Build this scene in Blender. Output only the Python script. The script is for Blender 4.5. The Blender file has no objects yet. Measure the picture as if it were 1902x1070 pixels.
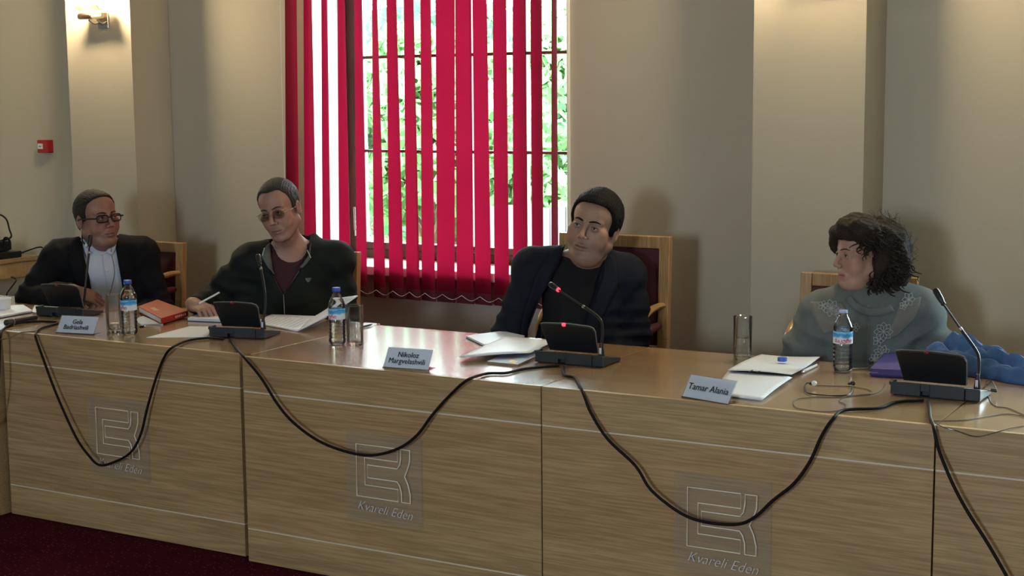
import bpy, math, random
import numpy as np
from mathutils import Vector, Matrix
from mathutils.bvhtree import BVHTree

C = bpy.context.scene.collection
random.seed(7)
# ---------------------------------------------------------------- camera
FOC, YAW, PITCH, ROLL, CAMH = 2731.85, 0.5183, 0.1262, -0.0088, 1.6584
def _axes():
    cy, sy = math.cos(YAW), math.sin(YAW)
    f = Vector((-sy*math.cos(PITCH), cy*math.cos(PITCH), -math.sin(PITCH)))
    r = Vector((cy, sy, 0)); u = r.cross(f)
    c, s = math.cos(ROLL), math.sin(ROLL)
    return c*r + s*u, -s*r + c*u, f
CR, CU, CF = _axes()
CAM = Vector((0, 0, CAMH))
cd = bpy.data.cameras.new('camera'); cam = bpy.data.objects.new('camera', cd); C.objects.link(cam)
cd.sensor_width = 36.0; cd.lens = FOC/1902*36.0; cd.clip_start = .05; cd.clip_end = 200
cam.matrix_world = Matrix(((CR.x, CU.x, -CF.x, 0), (CR.y, CU.y, -CF.y, 0), (CR.z, CU.z, -CF.z, CAMH), (0, 0, 0, 1)))
bpy.context.scene.camera = cam
# ---------------------------------------------------------------- world, lights, exposure
sc = bpy.context.scene
sc.view_settings.view_transform = 'Standard'; sc.view_settings.look = 'None'
sc.view_settings.gamma = 1.0; sc.view_settings.use_curve_mapping = False
sc.view_settings.exposure = 0.05
w = bpy.data.worlds.new('sky'); sc.world = w; w.use_nodes = True
wb = w.node_tree.nodes['Background']; wb.inputs[0].default_value = (.74, .93, 1.0, 1); wb.inputs[1].default_value = 40.0
def area(name, loc, aim, sx, sy, power, col):
    l = bpy.data.lights.new(name, 'AREA'); l.shape = 'RECTANGLE'; l.size = sx; l.size_y = sy; l.energy = power; l.color = col
    o = bpy.data.objects.new(name, l); C.objects.link(o); o.location = loc
    o.rotation_euler = (Vector(aim)-Vector(loc)).to_track_quat('-Z', 'Y').to_euler(); return o
# daylight entering by the windows of the wall opposite and of the right-hand wall (behind the camera)
area('daylight_window_front', (-.9, -3.95, 1.95), (-.9, 5, 1.95), .7, 1.0, 165, (.74, .88, 1.0))
area('daylight_window_front_left', (-5.4, -3.95, 1.95), (-5.4, 5, 1.95), 1.1, 1.5, 18, (.76, .89, 1.0))
area('daylight_window_right', (3.35, .6, 1.6), (-5, .6, 1.6), 1.0, 1.3, 22, (.86, .93, 1.0))
sun = bpy.data.lights.new('sun', 'SUN'); sun.energy = 30.0; sun.angle = .05; sun.color = (1, .97, .88)
so = bpy.data.objects.new('sun', sun); C.objects.link(so); so.rotation_euler = (math.radians(40), 0, math.radians(-25))
# skylight portals in the back-wall window openings
for px_ in (-7.55, -3.77, .01):
    p = area('window_portal', (px_, 6.27, 1.75), (px_, 0, 1.75), 1.40, 1.80, 1, (1, 1, 1)); p.data.cycles.is_portal = True
# ---------------------------------------------------------------- pixel -> point on a real plane
def ray(x, y): return CR*((x-951)/FOC) - CU*((y-535)/FOC) + CF
def onY(x, y, Yv): d = ray(x, y); return CAM + d*(Yv/d.y)
def onZ(x, y, z): d = ray(x, y); return CAM + d*((z-CAMH)/d.z)
# ---------------------------------------------------------------- materials
MATS = {}
def mat(name, col, rough=.5, metal=0., spec=.5, coat=0., bump=None, var=None, sheen=0., trans=0., ior=1.45, emit=None, noise=None):
    if name in MATS: return MATS[name]
    m = bpy.data.materials.new(name); m.use_nodes = True; N = m.node_tree.nodes; L = m.node_tree.links
    b = N['Principled BSDF']; b.inputs['Base Color'].default_value = (*col, 1); b.inputs['Roughness'].default_value = rough
    b.inputs['Metallic'].default_value = metal; b.inputs['Specular IOR Level'].default_value = spec
    b.inputs['Coat Weight'].default_value = coat; b.inputs['Sheen Weight'].default_value = sheen
    b.inputs['Transmission Weight'].default_value = trans; b.inputs['IOR'].default_value = ior
    if emit: b.inputs['Emission Color'].default_value = (*emit[0], 1); b.inputs['Emission Strength'].default_value = emit[1]
    tc = N.new('ShaderNodeTexCoord')
    if var:   # (scale, amount): brightness mottling
        n = N.new('ShaderNodeTexNoise'); n.inputs['Scale'].default_value = var[0]; n.inputs['Detail'].default_value = 4
        L.new(tc.outputs['Object'], n.inputs['Vector'])
        mx = N.new('ShaderNodeMix'); mx.data_type = 'RGBA'; mx.blend_type = 'MIX'
        mx.inputs['A'].default_value = (*[c*(1-var[1]) for c in col], 1); mx.inputs['B'].default_value = (*[min(1, c*(1+var[1])) for c in col], 1)
        L.new(n.outputs['Fac'], mx.inputs['Factor']); L.new(mx.outputs['Result'], b.inputs['Base Color'])
    if bump:  # (scale, strength, distance)
        n = N.new('ShaderNodeTexNoise'); n.inputs['Scale'].default_value = bump[0]; n.inputs['Detail'].default_value = 5
        L.new(tc.outputs['Object'], n.inputs['Vector'])
        bm = N.new('ShaderNodeBump'); bm.inputs['Strength'].default_value = bump[1]; bm.inputs['Distance'].default_value = bump[2]
        L.new(n.outputs['Fac'], bm.inputs['Height']); L.new(bm.outputs['Normal'], b.inputs['Normal'])
    MATS[name] = m; return m
def wood(name, c1, c2, c3, rough=.35, coat=.0, axis=0, scale=1.0, spec=.5):
    m = bpy.data.materials.new(name); m.use_nodes = True; N = m.node_tree.nodes; L = m.node_tree.links
    b = N['Principled BSDF']; b.inputs['Roughness'].default_value = rough; b.inputs['Coat Weight'].default_value = coat; b.inputs['Coat Roughness'].default_value = .17; b.inputs['Coat IOR'].default_value = 1.75
    b.inputs['Specular IOR Level'].default_value = spec
    tc = N.new('ShaderNodeTexCoord'); oi = N.new('ShaderNodeObjectInfo')
    ad = N.new('ShaderNodeVectorMath'); ad.operation = 'MULTIPLY_ADD'; ad.inputs[1].default_value = (1, 1, 1)
    L.new(tc.outputs['Object'], ad.inputs[0])
    cx = N.new('ShaderNodeCombineXYZ'); ml = N.new('ShaderNodeMath'); ml.operation = 'MULTIPLY'; ml.inputs[1].default_value = 7.3
    L.new(oi.outputs['Random'], ml.inputs[0])
    for k in range(3): L.new(ml.outputs[0], cx.inputs[k])
    L.new(cx.outputs[0], ad.inputs[2])
    def noise(sc3, detail, dist):
        mp = N.new('ShaderNodeMapping'); s = [x*scale for x in sc3]
        s2 = s[:]; s2[0], s2[axis] = s2[axis], s2[0]
        mp.inputs['Scale'].default_value = s2
        L.new(ad.outputs[0], mp.inputs['Vector']); n = N.new('ShaderNodeTexNoise'); n.inputs['Scale'].default_value = 1
        n.inputs['Detail'].default_value = detail; n.inputs['Distortion'].default_value = dist; L.new(mp.outputs[0], n.inputs['Vector']); return n
    n1 = noise((1.1, 13, 13), 3, .6); n2 = noise((5, 170, 170), 3, .2); n3 = noise((.7, 3, 3), 2, .3)
    r = N.new('ShaderNodeValToRGB'); r.color_ramp.elements[0].position = .36; r.color_ramp.elements[0].color = (*c1, 1)
    r.color_ramp.elements[1].position = .64; r.color_ramp.elements[1].color = (*c2, 1); L.new(n1.outputs['Fac'], r.inputs[0])
    r3 = N.new('ShaderNodeValToRGB'); r3.color_ramp.elements[0].position = .4; r3.color_ramp.elements[0].color = (0, 0, 0, 1)
    r3.color_ramp.elements[1].position = .75; r3.color_ramp.elements[1].color = (.6, .6, .6, 1); L.new(n3.outputs['Fac'], r3.inputs[0])
    m1 = N.new('ShaderNodeMix'); m1.data_type = 'RGBA'; m1.inputs['B'].default_value = (*c3, 1)
    L.new(r3.outputs[0], m1.inputs['Factor']); L.new(r.outputs[0], m1.inputs['A'])
    r2 = N.new('ShaderNodeValToRGB'); r2.color_ramp.elements[0].position = .38; r2.color_ramp.elements[0].color = (.80, .78, .74, 1)
    r2.color_ramp.elements[1].position = .60; r2.color_ramp.elements[1].color = (1.08, 1.08, 1.08, 1); L.new(n2.outputs['Fac'], r2.inputs[0])
    m2 = N.new('ShaderNodeMix'); m2.data_type = 'RGBA'; m2.blend_type = 'MULTIPLY'; m2.inputs['Factor'].default_value = 1
    L.new(m1.outputs['Result'], m2.inputs['A']); L.new(r2.outputs[0], m2.inputs['B']); L.new(m2.outputs['Result'], b.inputs['Base Color'])
    MATS[name] = m; return m
def translucent(name, col, tcol, fac, rough=.8):
    m = bpy.data.materials.new(name); m.use_nodes = True; N = m.node_tree.nodes; L = m.node_tree.links
    b = N['Principled BSDF']; b.inputs['Base Color'].default_value = (*col, 1); b.inputs['Roughness'].default_value = rough; b.inputs['Specular IOR Level'].default_value = .2
    t = N.new('ShaderNodeBsdfTranslucent'); t.inputs[0].default_value = (*tcol, 1)
    mx = N.new('ShaderNodeMixShader'); mx.inputs[0].default_value = fac
    L.new(b.outputs[0], mx.inputs[1]); L.new(t.outputs[0], mx.inputs[2]); L.new(mx.outputs[0], N['Material Output'].inputs[0])
    MATS[name] = m; return m
def clear(name, tint=(1, 1, 1), gloss=.5, rough=.02, ior=1.45):
    """thin clear pane: see-through with a Fresnel reflection"""
    m = bpy.data.materials.new(name); m.use_nodes = True; N = m.node_tree.nodes; L = m.node_tree.links
    N.remove(N['Principled BSDF'])
    t = N.new('ShaderNodeBsdfTransparent'); t.inputs[0].default_value = (*tint, 1)
    g = N.new('ShaderNodeBsdfGlossy'); g.inputs['Roughness'].default_value = rough
    fr = N.new('ShaderNodeFresnel'); fr.inputs[0].default_value = ior
    mu = N.new('ShaderNodeMath'); mu.operation = 'MULTIPLY'; mu.inputs[1].default_value = gloss; mu.use_clamp = True
    mx = N.new('ShaderNodeMixShader'); L.new(fr.outputs[0], mu.inputs[0]); L.new(mu.outputs[0], mx.inputs[0])
    L.new(t.outputs[0], mx.inputs[1]); L.new(g.outputs[0], mx.inputs[2]); L.new(mx.outputs[0], N['Material Output'].inputs[0])
    MATS[name] = m; return m
M = dict(
    wall=mat('cream_plaster', (.50, .45, .355), .9, spec=.2, bump=(260, .12, .002), var=(1.3, .04)),
    ceiling=mat('ceiling_paint', (.7, .68, .62), .9, spec=.2),
    reveal=mat('white_reveal_paint', (.80, .80, .78), .8, spec=.2),
    oak=wood('light_oak_veneer', (.40, .258, .125), (.49, .330, .165), (.46, .272, .132), rough=.42, coat=0.0),
    oaktop=wood('lacquered_oak_top', (.36, .22, .105), (.44, .285, .145), (.40, .235, .115), rough=.26, coat=.9),
    chairwood=wood('varnished_chair_beech', (.40, .225, .085), (.50, .30, .125), (.45, .25, .10), rough=.35, coat=.3, axis=2),
    frame=wood('dark_brown_window_wood', (.075, .022, .013), (.12, .035, .02), (.09, .028, .018), rough=.5, axis=2),
    inlay=mat('pale_inlay', (.72, .63, .50), .4),
    black=mat('black_plastic', (.012, .013, .015), .38, bump=(900, .1, .0004)),
    slate=mat('dark_slate_plastic', (.020, .026, .031), .42, bump=(900, .12, .0004)),
    rubber=mat('black_cable_rubber', (.008, .007, .007), .6, spec=.2),
    wire=mat('thin_dark_wire', (.035, .028, .022), .5),
    metal=mat('brushed_steel', (.55, .55, .55), .25, metal=1.0),
    white=mat('white_plastic', (.75, .76, .76), .4),
    paper=mat('white_paper', (.78, .83, .92), .42, spec=.5),
    ink=mat('black_ink', (.015, .015, .02), .7),
    maroon=mat('maroon_upholstery', (.085, .012, .022), .55, bump=(60, .3, .003), var=(30, .15)),
)
def carpet():
    m = bpy.data.materials.new('maroon_carpet'); m.use_nodes = True; N = m.node_tree.nodes; L = m.node_tree.links
    b = N['Principled BSDF']; b.inputs['Roughness'].default_value = 1; b.inputs['Specular IOR Level'].default_value = .05
    tc = N.new('ShaderNodeTexCoord'); mp = N.new('ShaderNodeMapping'); mp.inputs['Rotation'].default_value = (0, 0, .3)
    L.new(tc.outputs['Object'], mp.inputs[0])
    v = N.new('ShaderNodeTexVoronoi'); v.inputs['Scale'].default_value = 52; v.inputs['Randomness'].default_value = .45; L.new(mp.outputs[0], v.inputs['Vector'])
    r = N.new('ShaderNodeValToRGB'); r.color_ramp.elements[0].position = .12; r.color_ramp.elements[0].color = (1, 1, 1, 1)
    r.color_ramp.elements[1].position = .22; r.color_ramp.elements[1].color = (0, 0, 0, 1); L.new(v.outputs['Distance'], r.inputs[0])
    n = N.new('ShaderNodeTexNoise'); n.inputs['Scale'].default_value = 6; n.inputs['Detail'].default_value = 5; L.new(tc.outputs['Object'], n.inputs['Vector'])
    rr = N.new('ShaderNodeValToRGB'); rr.color_ramp.elements[0].color = (.045, .004, .010, 1); rr.color_ramp.elements[1].color = (.085, .008, .018, 1); L.new(n.outputs['Fac'], rr.inputs[0])
    mx = N.new('ShaderNodeMix'); mx.data_type = 'RGBA'; mx.inputs['B'].default_value = (.19, .07, .075, 1)
    L.new(r.outputs[0], mx.inputs['Factor']); L.new(rr.outputs[0], mx.inputs['A']); L.new(mx.outputs['Result'], b.inputs['Base Color'])
    n2 = N.new('ShaderNodeTexNoise'); n2.inputs['Scale'].default_value = 500; L.new(tc.outputs['Object'], n2.inputs['Vector'])
    bp = N.new('ShaderNodeBump'); bp.inputs['Strength'].default_value = .5; bp.inputs['Distance'].default_value = .004; L.new(n2.outputs['Fac'], bp.inputs['Height']); L.new(bp.outputs[0], b.inputs['Normal'])
    return m
M['carpet'] = carpet()
M['glass'] = clear('window_glass', (.98, 1, .99), .6)
M['plaque'] = None
# ---------------------------------------------------------------- mesh helpers
class MB:
    def __init__(s): s.v = []; s.f = []; s.m = []
    def add(s, vs, fs, mi=0):
        o = len(s.v); s.v += [tuple(v) for v in vs]; s.f += [tuple(o+i for i in f) for f in fs]; s.m += [mi]*len(fs); return s
    def box(s, a, b, mi=0, R=None, o=None):
        x0, y0, z0 = a; x1, y1, z1 = b
        vs = [Vector(p) for p in ((x0, y0, z0), (x1, y0, z0), (x1, y1, z0), (x0, y1, z0), (x0, y0, z1), (x1, y0, z1), (x1, y1, z1), (x0, y1, z1))]
        if R is not None: vs = [R @ v for v in vs]
        if o is not None: vs = [v+Vector(o) for v in vs]
        return s.add(vs, [(0, 3, 2, 1), (4, 5, 6, 7), (0, 1, 5, 4), (1, 2, 6, 5), (2, 3, 7, 6), (3, 0, 4, 7)], mi)
    def prism(s, pts, d, mi=0):
        """closed polygon pts (3-D) pushed along vector d"""
        n = len(pts); vs = [Vector(p) for p in pts]; vs += [v+Vector(d) for v in vs]
        return s.add(vs, [tuple(range(n))[::-1], tuple(range(n, 2*n))]+[(i, (i+1) % n, n+(i+1) % n, n+i) for i in range(n)], mi)
    def tube(s, pts, r, seg=8, mi=0, smooth=0, closed=False, flat=1.0, caps=True):
        P = [Vector(p) for p in pts]; Rr = list(r) if hasattr(r, '__len__') else [r]*len(P)
        if smooth: P, Rr = spline(P, Rr, smooth, closed)
        n = len(P); T = []
        for i in range(n):
            a = P[(i-1) % n] if (closed or i > 0) else P[i]; b = P[(i+1) % n] if (closed or i < n-1) else P[i]
            t = (b-a); T.append(t.normalized() if t.length > 1e-9 else Vector((0, 0, 1)))
        up = Vector((0, 0, 1)) if abs(T[0].z) < .9 else Vector((1, 0, 0)); nrm = (up-T[0]*up.dot(T[0])).normalized(); vs = []
        for i in range(n):
            nrm = (nrm-T[i]*nrm.dot(T[i])).normalized(); bn = T[i].cross(nrm)
            for k in range(seg):
                a = 2*math.pi*k/seg; vs.append(P[i]+nrm*math.cos(a)*Rr[i]*flat+bn*math.sin(a)*Rr[i])
        fs = []
        for i in range(n if closed else n-1):
            j = (i+1) % n
            for k in range(seg): fs.append((i*seg+k, i*seg+(k+1) % seg, j*seg+(k+1) % seg, j*seg+k))
        if caps and not closed: fs += [tuple(range(seg))[::-1], tuple(range((n-1)*seg, n*seg))]
        return s.add(vs, fs, mi)
    def lathe(s, prof, c=(0, 0, 0), seg=32, mi=0, lobes=None, cap=True):
        vs = []; c = Vector(c)
        for r, z in prof:
            for k in range(seg):
                a = 2*math.pi*k/seg; rr = r*(1+(lobes(a, z) if lobes else 0)); vs.append(c+Vector((rr*math.cos(a), rr*math.sin(a), z)))
        fs = []
        for i in range(len(prof)-1):
            for k in range(seg): fs.append((i*seg+k, i*seg+(k+1) % seg, (i+1)*seg+(k+1) % seg, (i+1)*seg+k))
        if cap:
            if prof[0][0] > 1e-5: fs.append(tuple(range(seg))[::-1])
            if prof[-1][0] > 1e-5: fs.append(tuple(range((len(prof)-1)*seg, len(prof)*seg)))
        return s.add(vs, fs, mi)
    def sphere(s, c, r, mi=0, seg=16, rings=10, R=None):
        r = r if hasattr(r, '__len__') else (r,)*3; vs = []; c = Vector(c)
        for i in range(rings+1):
            t = math.pi*i/rings
            for k in range(seg):
                a = 2*math.pi*k/seg; v = Vector((r[0]*math.sin(t)*math.cos(a), r[1]*math.sin(t)*math.sin(a), -r[2]*math.cos(t)))
                vs.append(c+(R @ v if R is not None else v))
        fs = [(i*seg+k, i*seg+(k+1) % seg, (i+1)*seg+(k+1) % seg, (i+1)*seg+k) for i in range(rings) for k in range(seg)]
        return s.add(vs, fs, mi)
    def build(s, name, mats, parent=None, smooth=False, bevel=0, label=None, solid=0, weld=False):
        me = bpy.data.meshes.new(name); me.from_pydata(s.v, [], s.f); me.validate()
        mats = mats if isinstance(mats, (list, tuple)) else [mats]
        for m in mats: me.materials.append(m)
        if len(mats) > 1 and len(me.polygons) == len(s.m): me.polygons.foreach_set('material_index', s.m)
        if smooth: me.polygons.foreach_set('use_smooth', [True]*len(me.polygons)); me.set_sharp_from_angle(angle=math.radians(50 if smooth is True else smooth))
        me.update(); o = bpy.data.objects.new(name, me); C.objects.link(o)
        if parent: o.parent = parent
        if bevel:
            b = o.modifiers.new('bevel', 'BEVEL'); b.width = bevel; b.segments = 2; b.limit_method = 'ANGLE'
        if solid:
            b = o.modifiers.new('solid', 'SOLIDIFY'); b.thickness = solid; b.offset = 0
        if label: o['label'] = label
        return o
def spline(P, R, k, closed=False):
    n = len(P); out = []; ro = []
    for i in range(n if closed else n-1):
        p0, p1, p2, p3 = (P[(i-1) % n], P[i], P[(i+1) % n], P[(i+2) % n]) if closed else (P[max(i-1, 0)], P[i], P[i+1], P[min(i+2, n-1)])
        for j in range(k):
            t = j/k; t2 = t*t; t3 = t2*t
            out.append(.5*((2*p1)+(p2-p0)*t+(2*p0-5*p1+4*p2-p3)*t2+(3*p1-p0-3*p2+p3)*t3)); ro.append(R[i]*(1-t)+R[(i+1) % n]*t)
    if not closed: out.append(P[-1]); ro.append(R[-1])
    return out, ro
def thing(name, label, cat, loc=(0, 0, 0), rz=0, group=None):
    o = bpy.data.objects.new(name, None); C.objects.link(o); o.location = loc; o.rotation_euler = (0, 0, rz); o.empty_display_size = .05
    return tag(o, label, cat, group)
def tag(o, label, cat, group=None):
    o['label'] = label; o['category'] = cat
    if group: o['group'] = group
    return o
def structure(name, mb, m, parent=None, **k):
    o = mb.build(name, m, parent, **k)
    if parent is None: o['kind'] = 'structure'
    return o
def text(name, body, size, mtl, parent, loc, rot, outline=False, ext=.0004, align='CENTER', shear=0, sx=1, bold=0):
    c = bpy.data.curves.new(name, 'FONT'); c.body = body; c.size = size; c.align_x = align; c.align_y = 'CENTER'; c.shear = shear; c.space_line = .85 if '\n' in body else 1
    if outline: c.fill_mode = 'NONE' if False else 'BOTH'
    c.extrude = ext; c.offset = bold; c.resolution_u = 3
    t = bpy.data.objects.new(name, c); C.objects.link(t); dg = bpy.context.evaluated_depsgraph_get(); dg.update()
    me = bpy.data.meshes.new_from_object(t.evaluated_get(dg)); bpy.data.objects.remove(t)
    o = bpy.data.objects.new(name, me); C.objects.link(o); me.materials.clear(); me.materials.append(mtl)
    for v in me.vertices: v.co.x *= sx
    o.parent = parent; o.location = loc; o.rotation_euler = rot; return o
# ================================================================ the room
XL, XR, YF, YB, ZC = -8.6, 3.4, -4.0, 5.9, 3.4
floor_o = structure('floor', MB().box((XL, YF, -.1), (XR, YB, 0)), M['carpet'])
structure('ceiling', MB().box((XL, YF, ZC), (XR, YB, ZC+.1)), M['ceiling'])
structure('wall_left', MB().box((XL-.2, YF-.2, -.1), (XL, YB+.4, ZC+.1)), M['wall'])
structure('wall_right', MB().box((XR, YF-.2, -.1), (XR+.2, YB+.4, ZC+.1)), M['wall'])
structure('wall_front', MB().box((XL, YF-.2, -.1), (XR, YF, ZC+.1)), M['wall'])
WINC = (-7.55, -3.77, .01); WW = .714; WZ0, WZ1 = .87, 2.62; RV = 6.17
wb_ = MB(); xs = [XL]+[v for c in WINC for v in (c-WW, c+WW)]+[XR]
for i in range(0, len(xs), 2): wb_.box((xs[i], YB, -.1), (xs[i+1], RV+.12, ZC+.1))
for c in WINC: wb_.box((c-WW, YB, -.1), (c+WW, RV+.12, WZ0)).box((c-WW, YB, WZ1), (c+WW, RV+.12, ZC+.1))
structure('wall_back', wb_, M['wall'])
PF = 5.62
for i, xc in enumerate((-5.644, -1.864)):
    structure('pilaster_%d' % (i+1), MB().box((xc-.226, PF, 0), (xc+.226, YB-.002, ZC)), M['wall'])
for i, c in enumerate(WINC):
    root = bpy.data.objects.new('window_%d' % (i+1), None); C.objects.link(root); root.location = (c, RV, WZ0); root['kind'] = 'structure'
    # painted reveal lining: a thin skin on jambs and head of the opening
    t = .004
    MB().box((-WW, -.296, .0), (-WW+t, .0, WZ1-WZ0)).box((WW-t, -.296, 0), (WW, 0, WZ1-WZ0)).box((-WW+t, -.296, WZ1-WZ0-t), (WW-t, 0, WZ1-WZ0)).build('reveal_lining', M['reveal'], root)
    MB().box((-WW+t, -.335, -.045), (WW-t, 0, -.001)).build('window_sill', M['reveal'], root, bevel=.006)
    H = WZ1-WZ0; fr = MB()
    fr.box((-WW+t, 0, 0), (-WW+.075, .07, H)).box((WW-.075, 0, 0), (WW-t, .07, H)).box((-WW+.075, 0, 0), (WW-.075, .07, .045)).box((-WW+.075, 0, H-.06), (WW-.075, .07, H))
    fr.build('window_frame', M['frame'], root, bevel=.004)
    for s in (-1, 1):  # two casements, each with rails, glazing bars and panes
        a, b = (-WW+.078, -.006) if s < 0 else (.006, WW-.078)
        fw = .028; cs = MB(); z0, z1 = .048, H-.063
        cs.box((a, -.018, z0), (a+fw, .035, z1)).box((b-fw, -.018, z0), (b, .035, z1)).box((a+fw, -.018, z0), (b-fw, .035, z0+.034)).box((a+fw, -.018, z1-.045), (b-fw, .035, z1))
        co = cs.build('casement', M['frame'], root, bevel=.003)
        zb = [1.415-WZ0, 1.885-WZ0, 2.36-WZ0]
        for z in zb: MB().box((a+fw, -.006, z-.007), (b-fw, .024, z+.007)).build('glazing_bar', M['frame'], co)
        MB().box((s*.335-.009, -.007, z0+.034), (s*.335+.009, .025, z1-.045)).build('glazing_bar', M['frame'], co)
        zz = [z0+.034]+zb+[z1-.045]; xx = sorted((a+fw, s*.335, b-fw))
        for k in range(len(zz)-1):
            for q in range(2): MB().box((xx[q]+.009, .008, zz[k]+.007), (xx[q+1]-.009, .012, zz[k+1]-.007)).build('pane', M['glass'], co)
    MB().tube([(-WW+.06, -.03, .14), (-WW+.06, -.034, .26)], .007, 8).box((-WW+.05, -.022, .11), (-WW+.07, .0, .17)).build('window_handle', M['metal'], root, smooth=True)
# ---------------------------------------------------------------- vertical blind in front of the middle window
M['red'] = translucent('red_blind_fabric', (.34, .008, .030), (.10, .0016, .009), .60)
M['redw'] = mat('blind_weight_pocket', (.10, .006, .018), .8)
bt = thing('vertical_blind', 'crimson vertical blind with slats turned half open before the bright window', 'blind', (-3.8, 5.8, .72))
MB().box((-.80, -.02, 1.98), (.80, .025, 2.02)).build('headrail', M['white'], bt, bevel=.003)
SL = [(529.5, 551, 532, 556), (564, 579, 566, 588), (597, 608, 599, 614.5), (627, 640, 630, 650), (658, 672, 662, 681), (691, 700, 694, 714), (718, 736, 722, 748), (750, 768, 754, 778),
      (781, 800, 783, 807), (810, 844.5, 812, 844), (845.5, 875, 848, 879), (877.5, 904, 882, 911), (915, 940, 918, 945), (952, 974, 953, 979), (985, 1006, 988, 1009), (1024.5, 1034, 1024, 1037)]
def slat_angle(xa, xb, y, w_=.094):
    """turn of a slat of true width w_ that shows the width xa..xb on the blind's plane"""
    pc = onY((xa+xb)/2, y, 5.8); best = None
    def px(P): d = P-CAM; return 951+FOC*d.dot(CR)/d.dot(CF)
    for k in range(-60, 61):
        th = math.radians(k); e = Vector((math.cos(th), math.sin(th), 0))*w_/2
        ww = px(pc+e)-px(pc-e)
        if k > 60: continue
        if best is None or abs(ww-(xb-xa)) < best[0]: best = (abs(ww-(xb-xa)), th)
    return pc, best[1]
for i, (a0, b0, a1, b1) in enumerate(SL):
    (pt_, th0), (pb_, th1) = slat_angle(a0, b0, 0), slat_angle(a1, b1, 460)
    vs = []; n = 14; wdt = .094 if b0-a0 < 34 else .098
    z_top, zb_ = 2.70, .725
    for j in range(n+1):
        z = zb_+(z_top-zb_)*j/n; u = (z-1.0)/1.2; th = th1+(th0-th1)*max(-.2, min(1.3, u)); X = pb_.x+(pt_.x-pb_.x)*u
        for q in range(5):
            e = (q-2)/2; bow = .004*(1-e*e)
            vs.append((X+e*wdt/2*math.cos(th)-bow*math.sin(th)+3.8, e*wdt/2*math.sin(th)+bow*math.cos(th), z-.72))
    fs = [(j*5+q, j*5+q+1, (j+1)*5+q+1, (j+1)*5+q) for j in range(n) for q in range(4)]
    so_ = MB().add(vs, fs).build('slat', M['red'], bt, smooth=True)
    # weight pocket at the foot
    th = th1*1.0; X = pb_.x-(pt_.x-pb_.x)*.22+3.8
    R = Matrix.Rotation(th, 3, 'Z')
    MB().box((-wdt/2, .001, .004), (wdt/2, .0065, .055), R=R, o=(X, -.001, 0)).build('weight', M['redw'], so_)
    if i:
        p0, p1 = Vector((Xp+.03, -.006, .03)), Vector((X-.03, -.006, .03))
        MB().tube([Vector((Xp-.0, -.03, .045)), (Vector((Xp, -.03, .045))+Vector((X, -.03, .045)))/2-Vector((0, 0, .022)), Vector((X, -.03, .045))], .0012, 5, smooth=5).build('link_chain', M['white'], so_)
    Xp = X
MB().tube([(-.775, -.02, 1.98), (-.78, -.03, .9), (-.775, -.03, .35)], .0018, 6, smooth=4).build('pull_cord', M['white'], bt)
# ---------------------------------------------------------------- wall sconces
M['bulb'] = mat('glowing_halogen_tube', (1, .9, .7), .3, emit=((1.0, .80, .48), 90.0))
M['copper'] = mat('satin_copper_nickel', (.55, .36, .26), .35, metal=1.0)
M['frost'] = translucent('frosted_shade_glass', (.8, .8, .72), (.95, .9, .75), .6, .3)
def sconce(x, lab):
    t = thing('wall_sconce', lab, 'lamp', (x, PF, 2.08), 0, None)
    MB().box((-.045, -.012, -.04), (.045, -.001, .06)).build('backplate', M['metal'], t, bevel=.003)
    for a in (-.035, .035): MB().tube([(a, -.012, 0), (a, -.05, -.012), (a, -.095, .01)], .006, 8, smooth=4).build('arm', M['metal'], t, smooth=True)
    h = MB().lathe([(.0, -.06), (.018, -.058), (.02, -.05), (.02, .045), (.017, .052), (0, .054)]).build('holder', M['copper'], t, smooth=True)
    h.rotation_euler = (0, math.radians(90), 0); h.location = (-.055, -.10, .035)
    g = MB().lathe([(.0, 0), (.016, .002), (.019, .01), (.019, .085), (.015, .092), (0, .094)]).build('end_cap', M['frost'], t, smooth=True); g.rotation_euler = (0, math.radians(90), 0); g.location = (.0, -.10, .035)
    # open shade above the tube: a bowed strip of frosted glass
    vs = []; n = 12
    for j in range(n+1):
        a = math.radians(200+140*j/n)
        for xx in (-.10, .10): vs.append((xx, -.10+.055*math.cos(a), .115+.045*math.sin(a)))
    MB().add(vs, [(2*j, 2*j+1, 2*j+3, 2*j+2) for j in range(n)]).build('shade', M['frost'], t, smooth=True, solid=.003)
    MB().tube([(-.075, -.10, .105), (.075, -.10, .105)], .008, 10).build('bulb', M['bulb'], t, smooth=True)
    l = bpy.data.lights.new('sconce_light', 'POINT'); l.energy = 44.0; l.color = (1.0, .80, .50); l.shadow_soft_size = .06
    o = bpy.data.objects.new('sconce_light', l); C.objects.link(o); o.parent = t; o.location = (0, -.17, .20)
    t.scale = (.8, .8, .8)
    return t
sconce(-5.60, 'lit wall sconce with copper tube on the pilaster above the man in glasses at left')
s2 = sconce(-1.80, 'wall sconce at the top edge of the pilaster left of the curly-haired woman'); s2.location.z = 2.17
# ---------------------------------------------------------------- fire call point
t = thing('fire_call_point', 'small red fire alarm call point on the cream wall', 'alarm', (-6.345, 5.9, 1.432))
M['fire'] = mat('alarm_red', (.42, .012, .02), .35)
MB().box((-.042, -.042, -.036), (.042, 0, .036)).build('housing', M['fire'], t, bevel=.004)
f_ = MB().box((-.034, -.0455, -.014), (.004, -.0415, .016)).build('press_plate', M['white'], t, bevel=.001)
text('lettering', 'FIRE', .010, M['ink'], f_, (-.015, -.0462, 0), (math.radians(90), 0, 0))
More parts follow.
